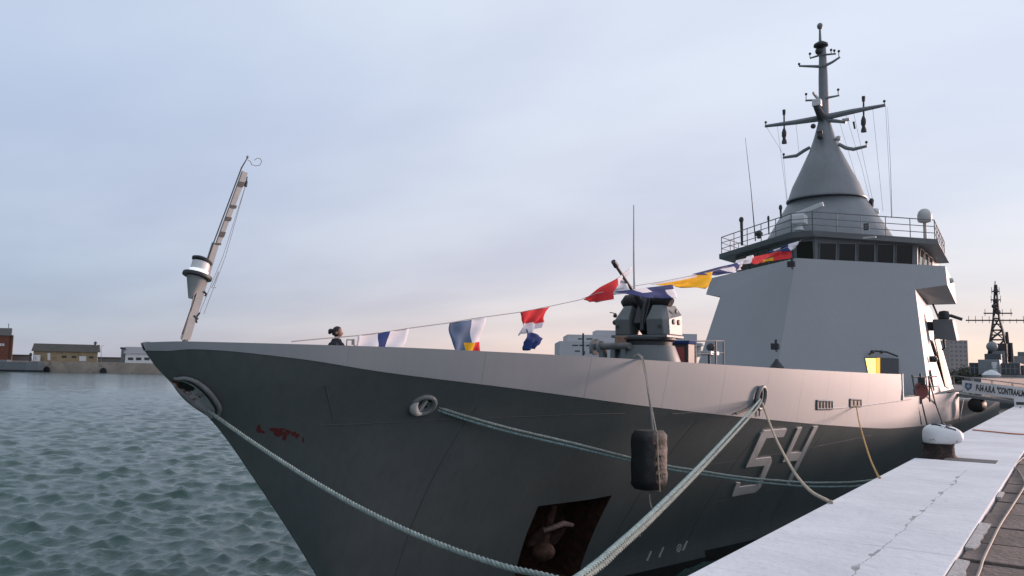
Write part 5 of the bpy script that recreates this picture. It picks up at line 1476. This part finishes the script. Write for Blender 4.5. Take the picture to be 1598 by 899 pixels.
def sbox(x0, y0, x1, dy, dep, name, m=M_W2, parent=W2, zb=0.2):
    a = sp_(x0, y0, dy); b = sp_(x1, y0, dy); f = [Vector((a.x, SY + dy, zb)), Vector((b.x, SY + dy, zb)), Vector((b.x, SY + dy + dep, zb)), Vector((a.x, SY + dy + dep, zb))]
    return MB().prism(f, [Vector((p.x, p.y, a.z)) for p in f]).build(name, m, parent, bevel=0.12)


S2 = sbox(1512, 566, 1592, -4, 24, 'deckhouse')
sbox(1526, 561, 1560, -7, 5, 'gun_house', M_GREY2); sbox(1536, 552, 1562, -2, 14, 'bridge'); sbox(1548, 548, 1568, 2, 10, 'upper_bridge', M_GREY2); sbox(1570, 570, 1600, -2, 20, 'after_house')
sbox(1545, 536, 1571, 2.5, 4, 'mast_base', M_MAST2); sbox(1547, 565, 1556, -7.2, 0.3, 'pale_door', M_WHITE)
MB().ball(sp_(1548, 541, 0), 1.05).build('radar_dome', M_GREY2, W2, smooth=True)
MB().lathe(sp_(1547, 586, -10), [(1.0, -0.3), (1.2, 0.1), (0.7, 0.75), (0.1, 1.1)], 12, 1.4, 1).build('covered_boat', M_WHITE, W2, smooth=True)
mb = MB(); ml = [(1542, 1572, 556), (1545, 1567, 530), (1547.5, 1564, 515), (1550, 1559, 497), (1551.5, 1556.5, 470), (1552.5, 1555, 445)]
lev = []
for (xa, xb, y) in ml:
    a = sp_(xa, y, 3); b = sp_(xb, y, 3); w = (b.x - a.x); zz = a.z; lev.append([Vector((a.x, SY + 3, zz)), Vector((b.x, SY + 3, zz)), Vector((b.x, SY + 3 + w, zz)), Vector((a.x, SY + 3 + w, zz))])
for A_, B_ in zip(lev, lev[1:]):
    n = 2
    for i in range(4):
        j = (i + 1) % 4
        mb.tube([A_[i], B_[i]], 0.19, 5); mb.tube([A_[i], B_[j]], 0.10, 4); mb.tube([A_[j], B_[i]], 0.10, 4); mb.tube([B_[i], B_[j]], 0.12, 4)
        m0 = [A_[i].lerp(B_[i], 0.5), A_[j].lerp(B_[j], 0.5)]; mb.tube(m0, 0.09, 4)
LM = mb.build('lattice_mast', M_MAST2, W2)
MB().tube([lev[-1][0], sp_(1553, 439, 3.5)], 0.1, 5).build('topmast', M_MAST2, LM)
for (xa, ya, xb, yb, nm) in ((1507, 500, 1602, 500, 'long_yard'), (1535, 489, 1580, 489, 'upper_yard'), (1547, 455, 1560, 455, 'small_yard'), (1546, 468, 1562, 468, 'small_yard')):
    g = MB().tube([sp_(xa, ya, 2.6), sp_(xb, yb, 2.6)], 0.14, 5)
    for t in np.linspace(0.05, 0.95, 9 if xb - xa > 60 else 4):
        p = sp_(xa + (xb - xa) * t, ya, 2.6); g.tube([p - Vector((0, 0, 0.6)), p + Vector((0, 0, 0.9 if int(t * 20) % 2 else 0.3))], 0.05, 4)
    g.build(nm, M_MAST2, LM)
g = MB()
for (x, y, r) in ((1554, 470, 0.6), (1554, 453, 0.5), (1551, 478, 0.5), (1557, 487, 0.6)): g.ball(sp_(x, y, 3), r * 0.9, n=8)
g.build('mast_sensor', M_MAST2, LM)
MB().tube([sp_(1573, 552, 6), sp_(1571, 518, 6)], [0.5, 0.3], 6).tube([sp_(1578, 565, 6), sp_(1577, 535, 6)], [0.6, 0.4], 6).build('funnel_pipe', M_MAST2, W2)
mb = MB()
for x in range(1514, 1600, 7): p = sp_(x, 583, -9); mb.tube([p, p + Vector((0, 0, 1.6))], 0.06, 4)
mb.tube([sp_(1514, 574, -9), sp_(1600, 576, -9)], 0.05, 4); mb.build('guard_rail', M_FRAME, W2)

# ------------------------------------------------------------------ sky and sun
SUN_B, SUN_E = math.radians(27), math.radians(6)       # bearing from the quay line towards land, height
w = bpy.data.worlds.new('World'); scene.world = w; w.use_nodes = True
nt = w.node_tree; N = nt.nodes; L = nt.links; N.clear()
out = N.new('ShaderNodeOutputWorld'); add = N.new('ShaderNodeAddShader'); L.new(add.outputs[0], out.inputs[0])
sky = N.new('ShaderNodeTexSky'); sky.sky_type = 'NISHITA'; sky.sun_disc = False; sky.sun_elevation = SUN_E; sky.sun_rotation = SUN_B
sky.air_density = 1.0; sky.dust_density = 0.2; sky.ozone_density = 2.0
b1 = N.new('ShaderNodeBackground'); b1.inputs[1].default_value = 0.05; L.new(sky.outputs[0], b1.inputs[0]); L.new(b1.outputs[0], add.inputs[0])
b2 = N.new('ShaderNodeBackground'); b2.inputs[1].default_value = 1.0; L.new(b2.outputs[0], add.inputs[1])
tc = N.new('ShaderNodeTexCoord'); sp2 = N.new('ShaderNodeSeparateXYZ'); L.new(tc.outputs['Generated'], sp2.inputs[0])


def M(op, a, b=None, c=None, clamp=False):
    n = N.new('ShaderNodeMath'); n.operation = op; n.use_clamp = clamp
    for i, s in enumerate((a, b, c)):
        if s is None: continue
        if isinstance(s, (int, float)): n.inputs[i].default_value = s
        else: L.new(s, n.inputs[i])
    return n.outputs[0]


def RMP(f, stops):
    n = N.new('ShaderNodeValToRGB'); cr = n.color_ramp
    while len(cr.elements) < len(stops): cr.elements.new(0.5)
    for e, (p, c) in zip(cr.elements, stops): e.position = p; e.color = tuple(c) + (1,)
    L.new(f, n.inputs[0]); return n.outputs[0]


def MR(f, a, b, lo=0.0, hi=1.0):
    n = N.new('ShaderNodeMapRange'); n.interpolation_type = 'SMOOTHSTEP'
    for i, v in enumerate((a, b, lo, hi)): n.inputs[i + 1].default_value = v
    L.new(f, n.inputs[0]); return n.outputs[0]


z = sp2.outputs[2]
hl_ = M('SQRT', M('ADD', M('MULTIPLY', sp2.outputs[0], sp2.outputs[0]), M('MULTIPLY', sp2.outputs[1], sp2.outputs[1])))
az = M('DIVIDE', M('ADD', M('MULTIPLY', sp2.outputs[0], math.sin(SUN_B)), M('MULTIPLY', sp2.outputs[1], math.cos(SUN_B))), M('MAXIMUM', hl_, 0.02))
away = RMP(z, [(0.0, (0.30, 0.36, 0.52)), (0.06, (0.335, 0.39, 0.55)), (0.16, (0.43, 0.475, 0.62)), (0.32, (0.54, 0.62, 0.76)), (0.55, (0.60, 0.66, 0.78)), (1.0, (0.66, 0.70, 0.80))])
towd = RMP(z, [(0.0, (0.72, 0.53, 0.55)), (0.035, (0.71, 0.56, 0.60)), (0.10, (0.635, 0.565, 0.635)), (0.20, (0.61, 0.605, 0.695)), (0.36, (0.655, 0.685, 0.785)), (0.6, (0.68, 0.73, 0.82)), (1.0, (0.66, 0.70, 0.80))])
mx = N.new('ShaderNodeMix'); mx.data_type = 'RGBA'; L.new(MR(az, -0.12, 0.72), mx.inputs[0]); L.new(away, mx.inputs[6]); L.new(towd, mx.inputs[7])
# cloud layer: streaks on a flat ceiling
dv = M('ADD', M('MAXIMUM', z, 0.0), 0.16)
cv = N.new('ShaderNodeCombineXYZ'); L.new(M('DIVIDE', sp2.outputs[0], dv), cv.inputs[0]); L.new(M('DIVIDE', sp2.outputs[1], dv), cv.inputs[1])
mpp = N.new('ShaderNodeMapping'); mpp.inputs['Rotation'].default_value = (0, 0, math.radians(55)); mpp.inputs['Scale'].default_value = (0.55, 0.9, 1); L.new(cv.outputs[0], mpp.inputs[0])
n1 = N.new('ShaderNodeTexNoise'); n1.inputs['Scale'].default_value = 1.05; n1.inputs['Detail'].default_value = 7; n1.inputs['Roughness'].default_value = 0.48; L.new(mpp.outputs[0], n1.inputs['Vector'])
cl = MR(n1.outputs['Fac'], 0.30, 0.72, 0.87, 1.10)
mul = N.new('ShaderNodeMix'); mul.data_type = 'RGBA'; mul.blend_type = 'MULTIPLY'; mul.inputs[0].default_value = 1.0
cc = N.new('ShaderNodeCombineXYZ'); L.new(cl, cc.inputs[0]); L.new(cl, cc.inputs[1]); L.new(MR(n1.outputs['Fac'], 0.30, 0.72, 0.92, 1.06), cc.inputs[2])
dusk = M('SUBTRACT', 1.0, M('MULTIPLY', MR(az, -0.18, -0.85), M('MULTIPLY', MR(z, 0.95, 0.45), 0.70)))
mul0 = N.new('ShaderNodeMix'); mul0.data_type = 'RGBA'; mul0.blend_type = 'MULTIPLY'; mul0.inputs[0].default_value = 1.0
cd0 = N.new('ShaderNodeCombineXYZ'); [L.new(dusk, cd0.inputs[k]) for k in range(3)]
L.new(mx.outputs[2], mul0.inputs[6]); L.new(cd0.outputs[0], mul0.inputs[7])
L.new(mul0.outputs[2], mul.inputs[6]); L.new(cc.outputs[0], mul.inputs[7]); # rosy glow added out of view to starboard to brighten the ship's side
side_glow = M('MULTIPLY', MR(M('DIVIDE', sp2.outputs[0], M('MAXIMUM', hl_, 0.02)), 0.12, 0.75), MR(z, 0.75, 0.12))
ad = N.new('ShaderNodeMix'); ad.data_type = 'RGBA'; ad.blend_type = 'ADD'; L.new(side_glow, ad.inputs[0]); L.new(mul.outputs[2], ad.inputs[6]); ad.inputs[7].default_value = (0.30, 0.27, 0.29, 1)
L.new(ad.outputs[2], b2.inputs[0])

sl = bpy.data.lights.new('sun', 'SUN'); sl.energy = 4.0; sl.angle = math.radians(10); sl.color = (1.0, 0.68, 0.58)
so = bpy.data.objects.new('sun', sl); COL.objects.link(so)
sdv = Vector((math.sin(SUN_B) * math.cos(SUN_E), math.cos(SUN_B) * math.cos(SUN_E), math.sin(SUN_E)))
so.rotation_euler = sdv.to_track_quat('Z', 'Y').to_euler(); so.location = sdv * 500

# ------------------------------------------------------------------ pieces that stand apart become parts of their own
def split_pieces(o):
    bm = bmesh.new(); bm.from_mesh(o.data); bm.verts.ensure_lookup_table(); seen = {}; isl = []
    for v in bm.verts:
        if v.index in seen: continue
        st = [v]; seen[v.index] = len(isl); cur = [v]
        while st:
            x = st.pop()
            for e in x.link_edges:
                y = e.other_vert(x)
                if y.index not in seen: seen[y.index] = len(isl); st.append(y); cur.append(y)
        isl.append(cur)
    bb = [(np.min([v.co[:] for v in c], 0) - 0.02, np.max([v.co[:] for v in c], 0) + 0.02) for c in isl]
    par = list(range(len(isl)))
    def find(a):
        while par[a] != a: a = par[a]
        return a
    for a in range(len(isl)):
        for b in range(a):
            if np.all(bb[a][0] <= bb[b][1]) and np.all(bb[b][0] <= bb[a][1]): par[find(a)] = find(b)
    roots = sorted({find(a) for a in range(len(isl))})
    if len(roots) > 1:
        for r in roots[1:]:
            keep = {v.index for a in range(len(isl)) if find(a) == r for v in isl[a]}
            b2 = bm.copy(); b2.verts.ensure_lookup_table()
            bmesh.ops.delete(b2, geom=[v for v in b2.verts if v.index not in keep], context='VERTS')
            me = o.data.copy(); b2.to_mesh(me); b2.free()
            c = o.copy(); c.data = me; COL.objects.link(c); c.parent = o.parent
        drop = [v for a in range(len(isl)) if find(a) != roots[0] for v in isl[a]]
        bmesh.ops.delete(bm, geom=drop, context='VERTS'); bm.to_mesh(o.data)
    bm.free()


for o in list(COL.objects):
    if o.type == 'MESH' and o.parent is not None and o.name.split('.')[0] in ('draught_mark', 'weld_seam', 'bare_primer', 'roof_antenna', 'whip_antenna', 'small_antenna', 'lamp_housing', 'overboard_pipe', 'deck_fitting', 'gun_port', 'gun_fitting', 'scuff_ring', 'painted_numeral', 'cleat', 'mast_sensor', 'funnel_pipe', 'mast_camera', 'halyard', 'vent_trunk', 'plate_seam', 'locker_bracket', 'side_lamp', 'bow_stanchion'):
        split_pieces(o)

# ------------------------------------------------------------------ camera
cd = bpy.data.cameras.new('camera'); co_ = bpy.data.objects.new('camera', cd); COL.objects.link(co_)
cd.sensor_width = 36; cd.lens = PF / PW * 36; cd.clip_start = 0.05; cd.clip_end = 20000
co_.matrix_world = Matrix(((AX[0][0], -AX[0][1], -AX[0][2], 0), (AX[1][0], -AX[1][1], -AX[1][2], 0), (AX[2][0], -AX[2][1], -AX[2][2], 0), (0, 0, 0, 1)))
scene.camera = co_
scene.render.engine = 'CYCLES'
scene.view_settings.view_transform = 'Standard'; scene.view_settings.look = 'None'; scene.view_settings.gamma = 1; scene.view_settings.exposure = 0.0
scene.view_settings.use_curve_mapping = False
scene.cycles.use_denoising = True
